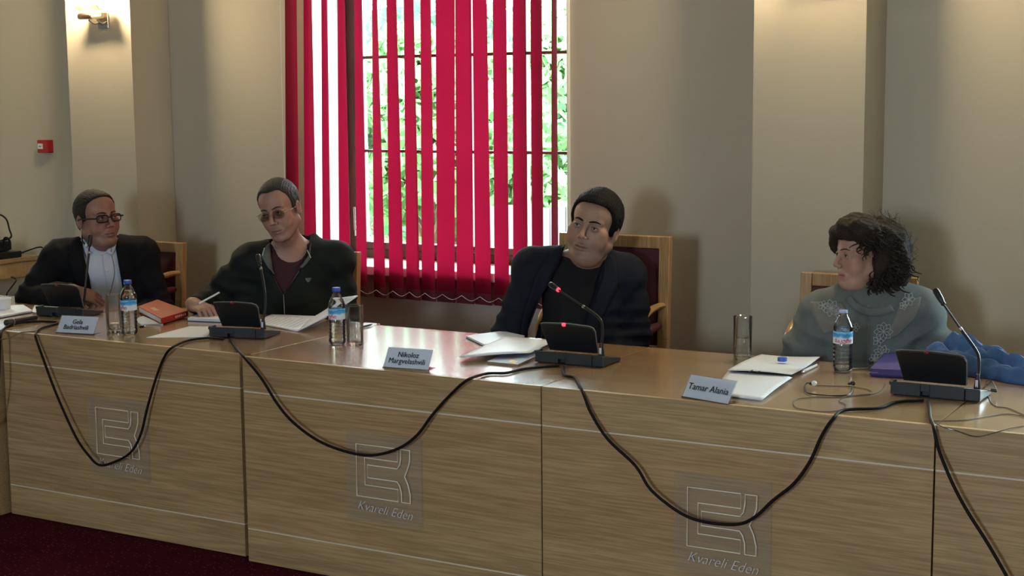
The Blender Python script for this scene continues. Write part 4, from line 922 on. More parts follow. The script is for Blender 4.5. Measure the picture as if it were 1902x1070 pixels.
    def brows(s, m, th=1., lift=0., z=.0245):
        for q in (-1, 1):
            P = [s.L(q*.011, -.0965, z-.002), s.L(q*.022, -.0945, z+.0015+lift), s.L(q*.034, -.0885, z+.003+lift), s.L(q*.046, -.0775, z-.001)]
            MB().tube(P, [.0022*th, .0038*th, .0034*th, .0012*th], 8, smooth=5, flat=.8).build('eyebrow', m, s.root, smooth=True)
    def skincol(s, base, lip=(.24, .10, .085), beard=None, red=.0):
        base = np.array(base); lip = np.array(lip)
        def fn(V):
            q = (V-s.hc) @ s.hR/s.hs; q[:, 0] /= s.hw; c = np.tile(base, (len(V), 1))
            g = np.random.default_rng(1); c *= (1+.05*wob(*q.T, 60, 4))[:, None]
            d = np.exp(-((np.abs(q[:, 0])-.042)/.02)**2-((q[:, 1]+.07)/.04)**2-((q[:, 2]+.03)/.025)**2)+.8*np.exp(-(q[:, 0]/.014)**2-((q[:, 1]+.11)/.02)**2-((q[:, 2]+.03)/.012)**2)
            c = c*(1-d[:, None]*.18)+np.array([base[0]*1.0, base[1]*.70, base[2]*.70])*d[:, None]*.18*1.1
            m = np.exp(-(np.maximum(0, np.abs(q[:, 0])-.016)/.006)**2-((q[:, 2]+.0675)/.0078)**2)*(q[:, 1] < -.082); c = c*(1-m[:, None]*.85)+lip*m[:, None]*.85
            dk = np.exp(-(np.maximum(0, np.abs(q[:, 0])-.019)/.004)**2-((q[:, 2]+.0675)/.0022)**2)*(q[:, 1] < -.080)+.6*np.exp(-((np.abs(q[:, 0])-.006)/.0035)**2-((q[:, 2]+.0385)/.003)**2)*(q[:, 1] < -.09); c *= (1-.62*np.clip(dk, 0, 1))[:, None]
            e = np.exp(-((np.abs(q[:, 0])-.031)/.017)**2-((q[:, 2]-.002)/.012)**2)*(q[:, 1] < -.05); c *= (1-.28*e)[:, None]
            if beard is not None:
                b = np.clip((-.043-q[:, 2])/.02, 0, 1)*np.clip((.02-q[:, 1])/.03, 0, 1)*(q[:, 2] > -.15)*(1-m); k = beard[3]
                c = c*(1-b[:, None]*k)+np.array(beard[:3])*b[:, None]*k
            return c
        return fn
    def hair(s, name, m, pts, t=.008, top=.0, side=.0, seed=1, amp=.0015, part=None, h=.0025, fr=220, back=None):
        """short hair: the skull grown by t, cut along a hairline z(y) given in the head's frame"""
        f = Field(s.hc-.17*s.hs, s.hc+.17*s.hs, h); R = s.hR
        L = lambda x, y, z: s.hc+R @ (np.array([x*s.hw, y, z])*s.hs)
        E = lambda p, r, k, op='u': f.ell(L(*p), np.array([(r[0])*s.hw, r[1], r[2]])*s.hs, R, k*s.hs, op)
        E((0, .016, .042), (.075+t+side, .096+t, .080+t+top), .01); E((0, -.028, .045), (.064+t, .060+t, .058+t+top), .02); E((0, .025, -.02), (.064+t*.8, .07+t*.6, .055), .02)
        ys = np.array([p[0] for p in pts]); zs = np.array([p[1] for p in pts])
        def cut(X, Y, Z):
            P = np.stack(np.broadcast_arrays(X, Y, Z), -1)-s.hc; q = P @ R/s.hs; x = q[..., 0]/s.hw
            zc = np.interp(q[..., 1], ys, zs)
            if part: zc = zc+part(x, q[..., 1], q[..., 2])
            return np.maximum((zc-q[..., 2])*.7*s.hs, -1)+.0006*wob(x, q[..., 1], q[..., 2], 700, seed)
        f.put(cut, s.hc-.2, s.hc+.2, 0, 'i')
        def streak(X, Y, Z):
            P = np.stack(np.broadcast_arrays(X, Y, Z), -1)-s.hc; q = P @ R/s.hs; x, y, z = q[..., 0], q[..., 1], q[..., 2]
            zc = np.interp(y, ys, zs)+(part(x/s.hw, y, z) if part else 0)
            return .75*t*np.exp(-np.maximum(0, z-zc)/.009)+amp*wob(X, Y, Z, fr, seed, 6)+.0011*np.sin(x*820+9*y/.1+2.5*wob(x, y, z, 90, seed+1))+.0006*np.sin(x*1500+z*300+3*wob(x, y, z, 120, seed+2))
        f.put(streak, s.hc-.2, s.hc+.2, 0, 'add')
        return fieldobj(f, name, m, s.root, 1)
    def hand(s, f, w, d, n, side, sc=1., curl=(.5, .6, .4), spread=.12, thumb=1.):
        """palm from wrist w along d, back of the hand facing n; side=+1 puts the thumb at +cross(d, n)"""
        w = np.array(w, float); d = np.array(d, float); d /= np.linalg.norm(d); n = np.array(n, float); n -= d*(n@d); n /= np.linalg.norm(n); x = np.cross(d, n)*side
        P = lambda a, b, c: w+(d*a+x*b+n*c)*sc
        Rr = np.stack([x, d, n], 1)
        f.ell(P(.048, 0, 0), np.array([.040, .052, .014])*sc, Rr, .012*sc); f.cone(P(-.02, 0, 0), P(.03, 0, 0), .024*sc, .024*sc, .02*sc)
        for k in range(4):
            b0 = .030-.0195*k; ln = (.040, .046, .043, .034)[k]*sc; r = (.0088, .009, .0086, .0076)[k]*sc
            p = P((.088, .093, .090, .082)[k], b0, -.001); ang = 0; dd = d*math.cos(spread*(1.5-k)/1.5)+x*math.sin(spread*(1.5-k)/1.5); q0 = P(.06, b0*.9, 0); f.cone(q0, p, r*1.02, r*1.05, .006*sc)
            for j, fr in enumerate((1., .64, .50)):
                ang += curl[j]*(1+.08*k); v = dd*math.cos(ang)-n*math.sin(ang); q = p+v*ln*fr; f.cone(p, q, r*(1-.08*j), r*(.93-.09*j), .0022*sc); p = q
        a = P(.018, .024, -.006); b = a+(d*.030+x*.026-n*.008)*sc; c = b+(d*.032+x*.010*thumb-n*.010)*sc; e = c+(d*.026-x*.002-n*.006)*sc
        f.cone(a, b, .0145*sc, .0120*sc, .012*sc); f.cone(b, c, .0112*sc, .0098*sc, .004*sc); f.cone(c, e, .0098*sc, .0080*sc, .003*sc)
    def torso(s, f, j, g=0., k=.05, fat=0.):
        """trunk, shoulders and neck; j = joints dict, g = how far the garment stands off the body"""
        S0, S1, N, Ch, Be, Pe = (np.array(j[q]) for q in ('sl', 'sr', 'neck', 'chest', 'belly', 'pelvis')); hw = np.linalg.norm(S1-S0)/2
        f.ell(Ch, (hw*.86+g, .105+g+fat*.3, .19+g), None, k); f.ell(Be, (hw*.80+g+fat*.3, .105+g+fat, .17+g), None, k); f.ell(Pe, (hw*.82+g, .13+g, .13+g), None, k)
        f.cone(S0, S1, .062+g, .062+g, k); f.cone(N, S0+(N-S0)*.12, .050+g*.5, .055+g, k); f.cone(N, S1+(N-S1)*.12, .050+g*.5, .055+g, k)
    def arm(s, f, P, r, k=.03, g=0.): f.chain([np.array(p) for p in P], [v+g for v in r], k)
    def legs(s, f, j, g=0.):
        Pe = np.array(j['pelvis']); fwd = s.wd(s.B.x, s.B.y-1, 0); rt = s.wd(s.B.x+1, s.B.y, 0); s.feet = []
        for q in (-1, 1):
            a = Pe+rt*.10*q+np.array([0, 0, -.04]); b = Pe+rt*.13*q+fwd*.42; b[2] = .50; c = b-fwd*.02+rt*.01*q; c[2] = .09
            f.cone(a, b, .085+g, .060+g, .04); f.cone(b, c+np.array([0, 0, .18]), .058+g, .052+g, .03); f.cone(c+np.array([0, 0, .18]), c, .052+g, .040+g, .03); s.feet.append(c)
            if g == 0: f.cone(c, c+fwd*.13+np.array([0, 0, -.045]), .036, .026, .02)
    def trousers(s, j, m, g=.012, ops=None):
        Pe = np.array(j['pelvis']); lo = Pe-.75; hi = Pe+.75; lo[2] = .06; hi[2] = Pe[2]+.16
        f = Field(lo, hi, .011); s.legs(f, j, g); f.ell(Pe, (.165+g, .13+g, .12+g), None, .05)
        f.put(lambda X, Y, Z: .003*wob(X, Y, Z, 40, 3), lo, hi, 0, 'add'); o = fieldobj(f, 'trousers', m, s.root, 2)
        fwd = s.wd(s.B.x, s.B.y-1, 0)
        for c in s.feet:
            g_ = Field(c-.28, c+.28, .006); g_.cone(c+np.array([0, 0, -.01]), c+np.array([0, 0, -.05]), .050, .040, .02); g_.cone(c-fwd*.02+np.array([0, 0, -.05]), c+fwd*.17+np.array([0, 0, -.055]), .042, .036, .03)
            z0 = .001; g_.put(lambda X, Y, Z: z0-Z+0*X, c-.3, c+.3, 0, 'i'); fieldobj(g_, 'shoe', M['shoe'], s.root, 1)
        return o
    def bvh(s, o):
        me = o.data; vs = [v.co for v in me.vertices]; s.T = BVHTree.FromPolygons(vs, [tuple(p.vertices) for p in me.polygons]); return s.T
    def drape(s, r, z, off=.003, T_=None):
        """the first surface met from the front at (r, z), lifted by off"""
        h = (T_ or s.T).ray_cast(Vector((r, -3, z)), Vector((0, 1, 0)))
        return None if h[0] is None else h[0]+h[1].normalized()*off*(1 if h[1].y < 0 else -1)
    def rz_px(s, pts, b=0.): return [tuple(s.pt(x, y, b)[[0, 2]]) for x, y in pts]
    def strip(s, name, A, B, m, off=.003, th=.003, n=4, T_=None, sm=4):
        """flat band lying on the garment between the edges A and B (lists of (r, z))"""
        def dens(L_): return [tuple(v)[:2] for v in spline([Vector((a, b, 0)) for a, b in L_], [0]*len(L_), sm)[0]]
        A, B = dens(A), dens(B); k = min(len(A), len(B)); vs = []; last = None
        for i in range(k):
            for q in range(n+1):
                u = q/n; r = A[i][0]*(1-u)+B[i][0]*u; z = A[i][1]*(1-u)+B[i][1]*u; p = s.drape(r, z, off, T_)
                if p is None: p = Vector((r, last.y if last else 0, z))
                elif last is not None and abs(p.y-last.y) > .05: p.y = last.y
                vs.append(p); last = p
        fs = [(i*(n+1)+q, i*(n+1)+q+1, (i+1)*(n+1)+q+1, (i+1)*(n+1)+q) for i in range(k-1) for q in range(n)]
        return MB().add(vs, fs).build(name, m, s.root, smooth=True, solid=th)
    def line(s, name, pts, m, r=.0015, off=.002, T_=None, parent=None, mb=None, sm=5):
        P = [s.drape(a, b, off, T_) for a, b in pts]; P = [p for p in P if p is not None]
        if len(P) < 2: return None
        if mb is not None: return mb.tube(P, r, 5, smooth=sm)
        return MB().tube(P, r, 6, smooth=sm).build(name, m, parent or s.root, smooth=True)
M['shoe'] = mat('black_shoe_leather', (.012, .011, .011), .35)
M['suit'] = mat('black_suit_wool', (.0065, .007, .0095), .85, spec=.2, bump=(500, .3, .0006), var=(14, .3)); M['shirt'] = mat('white_cotton_shirt', (.55, .60, .72), .8, spec=.2, bump=(400, .2, .0005))
M['greenjacket'] = mat('black_green_zip_jacket', (.009, .013, .012), .75, spec=.2, bump=(500, .3, .0006), var=(14, .3)); M['tee'] = mat('dark_maroon_tshirt', (.040, .008, .016), .85, bump=(500, .3, .0005)); M['lining'] = mat('grey_collar_lining', (.10, .11, .11), .8); M['piping'] = mat('pale_piping', (.55, .55, .52), .6)
M['navy'] = mat('navy_blazer_wool', (.010, .012, .022), .85, spec=.2, bump=(500, .3, .0006), var=(14, .3)); M['blacktee'] = mat('black_tshirt', (.004, .004, .006), .9)
M['coat'] = mat('grey_felt_coat', (.135, .150, .148), .95, sheen=.08, spec=.1, bump=(350, .6, .0015), var=(18, .22)); M['coat2'] = mat('taupe_felt_panel', (.19, .18, .165), .95, sheen=.08, spec=.1, bump=(350, .6, .0015)); M['thread'] = mat('pale_grey_embroidery', (.36, .38, .37), .7)
M['hair_grey'] = hairmat('dark_greying_hair', (.024, .019, .016)); M['hair_salt'] = hairmat('grey_short_hair', (.040, .038, .034)); M['hair_black'] = hairmat('black_hair', (.004, .0035, .0045), .7); M['hair_curl'] = hairmat('dark_brown_curly_hair', (.024, .016, .012), .7)
M['specframe'] = mat('black_spectacle_frame', (.006, .005, .006), .3); M['lens'] = clear('spectacle_lens', (.93, .93, .92), .5); M['tint'] = clear('brown_tinted_lens', (.60, .58, .52), .4)
def folds(f, lo, hi, amp, fr, seed, n=4):
    f.put(lambda X, Y, Z: amp*wob(X, Y, Z, fr, seed, n), lo, hi, 0, 'add')
def creases(f, c, d, amp=.010, rad=.13, fr=55, seed=1):
    """cloth creases running across direction d near the joint c"""
    c = np.array(c, float); d = np.array(d, float); d /= np.linalg.norm(d)
    def fn(X, Y, Z):
        x, y, z = X-c[0], Y-c[1], Z-c[2]; t = x*d[0]+y*d[1]+z*d[2]; w_ = np.exp(-(x*x+y*y+z*z)/(rad*rad))
        return amp*w_*(np.abs(np.sin(t*fr+2.2*wob(X, Y, Z, 14, seed)))-.5)
    f.put(fn, c-rad*2, c+rad*2, 0, 'add')
BIG = (np.array([-.8, -.7, .3]), np.array([.8, .5, 1.6]))
def glasses(p, name, shape, m, lens, w_=.0245, h_=.0155, r=.0016, rimless=False, z=.001):
    R_ = []; g = bpy.data.objects.new(name, None); C.objects.link(g); g.parent = p.root
    for q in (-1, 1):
        pts = []
        for k in range(24):
            a = 2*math.pi*k/24; ca, sa = math.cos(a), math.sin(a)
            x = abs(ca)**(2/shape)*math.copysign(1, ca)*w_; zz = abs(sa)**(2/shape)*math.copysign(1, sa)*h_
            pts.append(p.L(q*.033+x, -.104+abs(q*.033+x)*.16, z+zz))
        c = sum(pts, Vector())/24
        MB().add([c]+pts, [(0, 1+k, 1+(k+1) % 24) for k in range(24)]).build('lens', lens, g)
        if not rimless: MB().tube(pts, r, 6, closed=True).build('rim', m, g, smooth=True)
        MB().tube([p.L(q*(.033+w_), -.0985, z+.004), p.L(q*.0745, -.088, z+.005), p.L(q*.0800, -.02, z+.006), p.L(q*.0805, .012, z+.004), p.L(q*.080, .03, z-.012)], r*.95, 6, smooth=4, flat=1.3 if not rimless else 1).build('temple', m, g, smooth=True)
    MB().tube([p.L(-.033+w_*.92, -.1035, z+.004), p.L(0, -.108, z+.006), p.L(.033-w_*.92, -.1035, z+.004)], r, 6, smooth=4).build('bridge', m, g, smooth=True)
    return g
# ---------------------------------------------------------------- man 1
def man1():
    p = Person(-5.02, 5.10, 'man in black suit and open white shirt with black-framed glasses, hands crossed on the desk'); pt = p.pt
    hc = pt(180, 407, -.03); R = Rm(33, -3, -3)
    j = dict(sl=pt(110, 480, .02), sr=pt(264, 474, .03), neck=pt(189, 462, .03), chest=pt(190, 520, .02), belly=pt(192, 590, .0), pelvis=np.array([pt(192, 600, 0)[0], .08, .58]))
    eL = pt(52, 556, -.05); eR = pt(300, 572, -.04)
    wL = pt(136, 541, -.30); wR = pt(262, 580, -.22)
    f = Field([-.55, -.55, .02], [.55, .35, 1.45], .012, [(hc-[.10, .13, .15], hc+[.10, .12, .15], .0026), (pt(125, 560, 0)+[0, -.42, -.07], pt(240, 560, 0)+[0, -.24, .07], .0034)])
    p.head(f, hc, R, 1.07, 1.03, .006); f.cone(hc+[0, .01, -.06], j['neck'], .060, .064, .03)
    p.torso(f, j, -.012); p.arm(f, [j['sl'], eL, wL], [.05, .042, .028]); p.arm(f, [j['sr'], eR, wR], [.05, .042, .028]); p.legs(f, j)
    p.hand(f, wL, [.93, -.12, -.28], [.15, -.55, .85], 1, 1.06, (.45, .6, .4), .10); p.hand(f, wR, [-.95, -.15, -.05], [0, -.35, .93], -1, 1.06, (.35, .4, .3), .12)
    fieldobj(f, 'body', M['skin'], p.root, 1, p.skincol((.30, .155, .115), beard=(.16, .11, .09, .25)))
    p.eyes((.35, .05)); p.brows(M['hair_grey'], 1.0)
    p.hair('hair', M['hair_grey'], [(-.12, .108), (-.072, .098), (-.058, .085), (-.042, .066), (-.030, .030), (-.020, -.002), (-.002, -.010), (.012, .010), (.024, .012), (.038, -.040), (.12, -.07)], .006, .004)
    glasses(p, 'spectacles', 3.6, M['specframe'], M['lens'], .0245, .0150, .0030)
    p.trousers(j, M['suit'])
    f = Field([-.40, -.35, .55], [.40, .35, 1.25], .0065)     # shirt
    p.torso(f, j, -.002, .05); f.cone(hc+[0, .018, -.098], j['neck'], .062, .070, .02); folds(f, *BIG, .0025, 55, 8)
    f.put(lambda X, Y, Z: (Z-(pt(180, 447, 0)[2]+.25*(Y+.0)))*.8+0*X, *BIG, 0, 'i')
    sh = fieldobj(f, 'shirt', M['shirt'], p.root, 1); TS = p.bvh(sh)
    for q, A_, B_ in ((-1, [(163, 449), (164, 458), (172, 468)], [(152, 447), (156, 462), (163, 477)]), (1, [(205, 447), (203, 456), (196, 465)], [(216, 444), (214, 460), (207, 473)])):
        p.strip('shirt_collar', p.rz_px(A_), p.rz_px(B_), M['shirt'], .010, .004, 3, TS)
    p.line('placket_seam', p.rz_px([(190, 470), (194, 500), (199, 530), (204, 555)]), M['shirt'], .002, .002, TS)
    for y in (500, 532):
        c = p.drape(*p.rz_px([(199+(y-500)*.17, y)])[0], .003, TS)
        if c is not None: MB().sphere(c, (.0055, .003, .0055)).build('button', M['white'], p.root, smooth=True)
    f = Field([-.50, -.45, .50], [.50, .36, 1.25], .0068)     # jacket
    p.torso(f, j, .020, .05); f.ell(j['belly'], (.22, .13, .17), None, .05)
    p.arm(f, [j['sl'], (j['sl']+eL)/2+[-.01, 0, 0], eL, eL*.35+wL*.65, wL*.94+eL*.06], [.066, .060, .058, .050, .041], .03); p.arm(f, [j['sr'], (j['sr']+eR)/2+[.0, 0, 0], eR, eR*.35+wR*.65, wR*.94+eR*.06], [.066, .058, .056, .050, .041], .03)
    f.ell(j['sl'], (.068, .08, .066), None, .04); f.ell(j['sr'], (.068, .08, .066), None, .04)
    folds(f, *BIG, .0042, 34, 21); folds(f, *BIG, .0018, 85, 5)
    creases(f, eL, eL-j['sl'], .012, .12, 60, 2); creases(f, eR, eR-j['sr'], .012, .12, 60, 3); creases(f, j['sl'], [1, 0, 1], .007, .1, 60, 4); creases(f, j['sr'], [-1, 0, 1], .007, .1, 60, 4)
    f.cutpoly(p.rz_px([(146, 425), (150, 455), (158, 490), (166, 520), (172, 560), (176, 600), (236, 600), (230, 545), (222, 500), (215, 460), (222, 425)]), .06, .006)
    f.cone(hc+[0, .0, .1], j['neck']+[0, -.01, -.01], .066, .072, .01, 's')
    jk = fieldobj(f, 'jacket', M['suit'], p.root, 2); TJ = p.bvh(jk)
    p.strip('lapel', p.rz_px([(148, 440), (152, 462), (162, 505), (172, 555)]), p.rz_px([(134, 448), (128, 480), (140, 520), (166, 560)]), M['suit'], .006, .004, 5, TJ)
    p.strip('lapel', p.rz_px([(218, 440), (218, 462), (225, 505), (236, 555)]), p.rz_px([(234, 445), (246, 480), (246, 515), (242, 560)]), M['suit'], .006, .004, 5, TJ)
    c0 = wL*.97+eL*.03; v = (wL-eL)/np.linalg.norm(wL-eL); MB().tube([c0-v*.01, c0+v*.012], [.037, .0355], 24).build('shirt_cuff', M['white'], p.root, smooth=True)
    t = thing('earpiece_cord', 'thin earphone cord at the open collar of the man in black-framed glasses', 'earphones', p.B, p.rz)
    for a, b in ((160, 455), (206, 451)):
        c = Vector(pt(a, b, -.085)); MB().sphere(c, (.006, .006, .009)).build('ear_plug', M['white'], t, smooth=True)
    MB().tube([Vector(pt(152, 436, -.03)), Vector(pt(153, 448, -.075)), Vector(pt(160, 455, -.085))], .004, 8, smooth=4).build('loop', M['black'], t, smooth=True); MB().tube([Vector(pt(214, 434, -.03)), Vector(pt(213, 446, -.075)), Vector(pt(206, 451, -.085))], .004, 8, smooth=4).build('loop', M['black'], t, smooth=True)
    L_ = [p.drape(*p.rz_px([q])[0], .006, TS) for q in ((207, 470), (211, 490), (212, 505), (208, 525), (203, 545))]; L_ = [q for q in L_ if q is not None]
    MB().tube([Vector(pt(206, 453, -.086))]+L_, .0012, 5, smooth=5).build('wire', M['wire'], t, smooth=True)
man1()
# ---------------------------------------------------------------- man 2
def man2():
    q0 = onY(548, 520, 5.12); p = Person(q0.x, q0.y, 'grey-haired man in a black zip jacket over a maroon T-shirt, rimless tinted glasses, writing'); pt = p.pt
    hc = pt(521, 391, -.05); R = Rm(-24, 3, -13)
    j = dict(sl=pt(466, 488, .02), sr=pt(625, 484, .03), neck=pt(541, 463, .03), chest=pt(545, 530, .02), belly=pt(545, 600, 0), pelvis=np.array([pt(548, 600, 0)[0], .08, .58]))
    eL = pt(392, 562, .02); wL = p.wd(-4.235, 4.70, .815); eR = pt(648, 592, .0); wR = pt(600, 650, -.08); wR[2] = .70; 
    f = Field([-.62, -.60, .02], [.55, .35, 1.5], .012, [(hc-[.11, .13, .15], hc+[.11, .12, .15], .0026), (wL-[.09, .12, .06], wL+[.13, .10, .07], .0032)])
    p.head(f, hc, R, 1.07, .98, .0); f.cone(hc+[.008, .012, -.06], j['neck'], .056, .060, .03); f.cone(hc+[.01, -.03, -.10], j['neck']+[0, -.045, .0], .020, .02, .03)
    p.torso(f, j, -.012); p.arm(f, [j['sl'], eL, wL], [.05, .042, .028]); p.arm(f, [j['sr'], eR, wR], [.05, .042, .028]); p.legs(f, j)
    p.hand(f, wL, [.55, -.78, -.12], [-.1, -.15, .95], -1, 1.02, (.85, 1.0, .6), .06, .6); p.hand(f, wR, [-.6, -.6, -.3], [.2, -.3, .9], -1, 1.0, (.5, .6, .4), .1)
    fieldobj(f, 'body', M['skin'], p.root, 1, p.skincol((.34, .185, .145), beard=(.17, .12, .10, .30)))
    p.eyes((-.15, .1)); p.brows(M['hair_salt'], 1.0)
    p.hair('hair', M['hair_salt'], [(-.12, .100), (-.072, .092), (-.058, .082), (-.042, .062), (-.030, .028), (-.020, .0), (-.002, -.008), (.012, .010), (.024, .012), (.038, -.040), (.12, -.07)], .006, .005, part=lambda x, y, z: .010*np.exp(-((np.abs(x)-.042)/.014)**2)*(y < -.03)-.006*np.exp(-(x/.02)**2)*(y < -.03))
    glasses(p, 'spectacles', 2.5, M['metal'], M['tint'], .0265, .0180, .0009, True, -.001)
    p.trousers(j, M['suit'])
    f = Field([-.36, -.35, .55], [.36, .35, 1.3], .0065)
    p.torso(f, j, -.002, .05); folds(f, *BIG, .002, 50, 8); nk = j['neck']; f.cone(hc+[.01, -.02, .02], nk+[.0, -.045, .004], .060, .068, .006, 's')
    f.put(lambda X, Y, Z: (Z-(nk[2]+.030+.25*Y))*.9+0*X, *BIG, 0, 'i')
    sh = fieldobj(f, 'tshirt', M['tee'], p.root, 1); TS = p.bvh(sh)
    p.line('neck_rib', p.rz_px([(504, 452), (512, 461), (526, 467), (545, 466), (560, 460), (571, 451)]), M['tee'], .004, .001, TS)
    f = Field([-.62, -.55, .50], [.52, .36, 1.3], .0068)
    p.torso(f, j, .018, .05); f.ell(j['belly'], (.20, .13, .17), None, .05)
    f.cone(pt(455, 535, .02), pt(440, 600, .02), .055, .06, .05)
    m1 = (j['sl']+eL)/2+[-.012, 0, .005]
    p.arm(f, [j['sl'], m1, eL, eL*.5+wL*.5, wL*.90+eL*.10], [.066, .062, .058, .050, .042], .03); p.arm(f, [j['sr'], (j['sr']+eR)/2, eR, eR*.35+wR*.65, wR*.94+eR*.06], [.066, .058, .056, .05, .041], .03)
    f.ell(j['sl'], (.068, .08, .066), None, .04); f.ell(j['sr'], (.070, .08, .068), None, .04)
    f.cone(pt(583, 442, .05), pt(592, 462, .0), .022, .022, .02); f.cone(pt(505, 452, .05), pt(498, 468, .0), .022, .020, .02)
    folds(f, *BIG, .0042, 34, 31); folds(f, *BIG, .0018, 85, 6)
    creases(f, eL, eL-j['sl'], .014, .12, 60, 2); creases(f, (j['sl']+eL)/2, [.3, 0, 1], .010, .14, 50, 7); creases(f, eR, eR-j['sr'], .012, .14, 60, 3); creases(f, j['sr']+[-.03, -.05, -.1], [1, 0, .7], .008, .13, 50, 4)
    f.cutpoly(p.rz_px([(497, 420), (500, 455), (503, 500), (513, 522), (527, 541), (542, 522), (556, 500), (568, 470), (578, 440), (580, 420)]), .06, .005)
    f.cone(hc+[0, .0, .1], j['neck']+[0, -.01, -.005], .064, .068, .01, 's')
    jk = fieldobj(f, 'jacket', M['greenjacket'], p.root, 2); TJ = p.bvh(jk)
    p.strip('collar_flap', p.rz_px([(499, 452), (500, 470), (503, 490), (510, 508)]), p.rz_px([(492, 462), (487, 474), (492, 484), (506, 506)]), M['lining'], .007, .004, 4, TJ)
    p.strip('collar_flap', p.rz_px([(578, 452), (573, 470), (566, 482), (559, 494)]), p.rz_px([(574, 463), (576, 476), (571, 484), (561, 494)]), M['lining'], .007, .004, 4, TJ)
    p.line('piping', p.rz_px([(492, 461), (488, 473)]), M['piping'], .0022, .010, TJ); p.line('piping', p.rz_px([(572, 464), (576, 477)]), M['piping'], .0022, .010, TJ)
    p.line('zip', p.rz_px([(527, 542), (528, 560), (529, 580)]), M['metal'], .0022, .002, TJ); p.line('zip', p.rz_px([(503, 500), (513, 522), (527, 541), (542, 522), (556, 500)]), M['black'], .003, .002, TJ)
    e = p.strip('chest_emblem', p.rz_px([(566, 512), (567, 516), (571, 520)]), p.rz_px([(577, 512), (576, 516), (572, 520)]), M['lining'], .003, .002, 3, TJ)
    fw = p.wd(p.B.x, p.B.y-1, 0); t = thing('pen', 'white pen held by the man in the zipped jacket', 'pen', p.B, p.rz)
    a = Vector(wL+np.array([.03, -.115, .02])); MB().tube([a, a+Vector((.085, -.01, .045))], .0038, 10).build('barrel', M['white'], t, smooth=True); MB().tube([a, a-Vector((.012, -.001, .007))], [.0036, .0008], 8).build('tip', M['metal'], t, smooth=True)
man2()
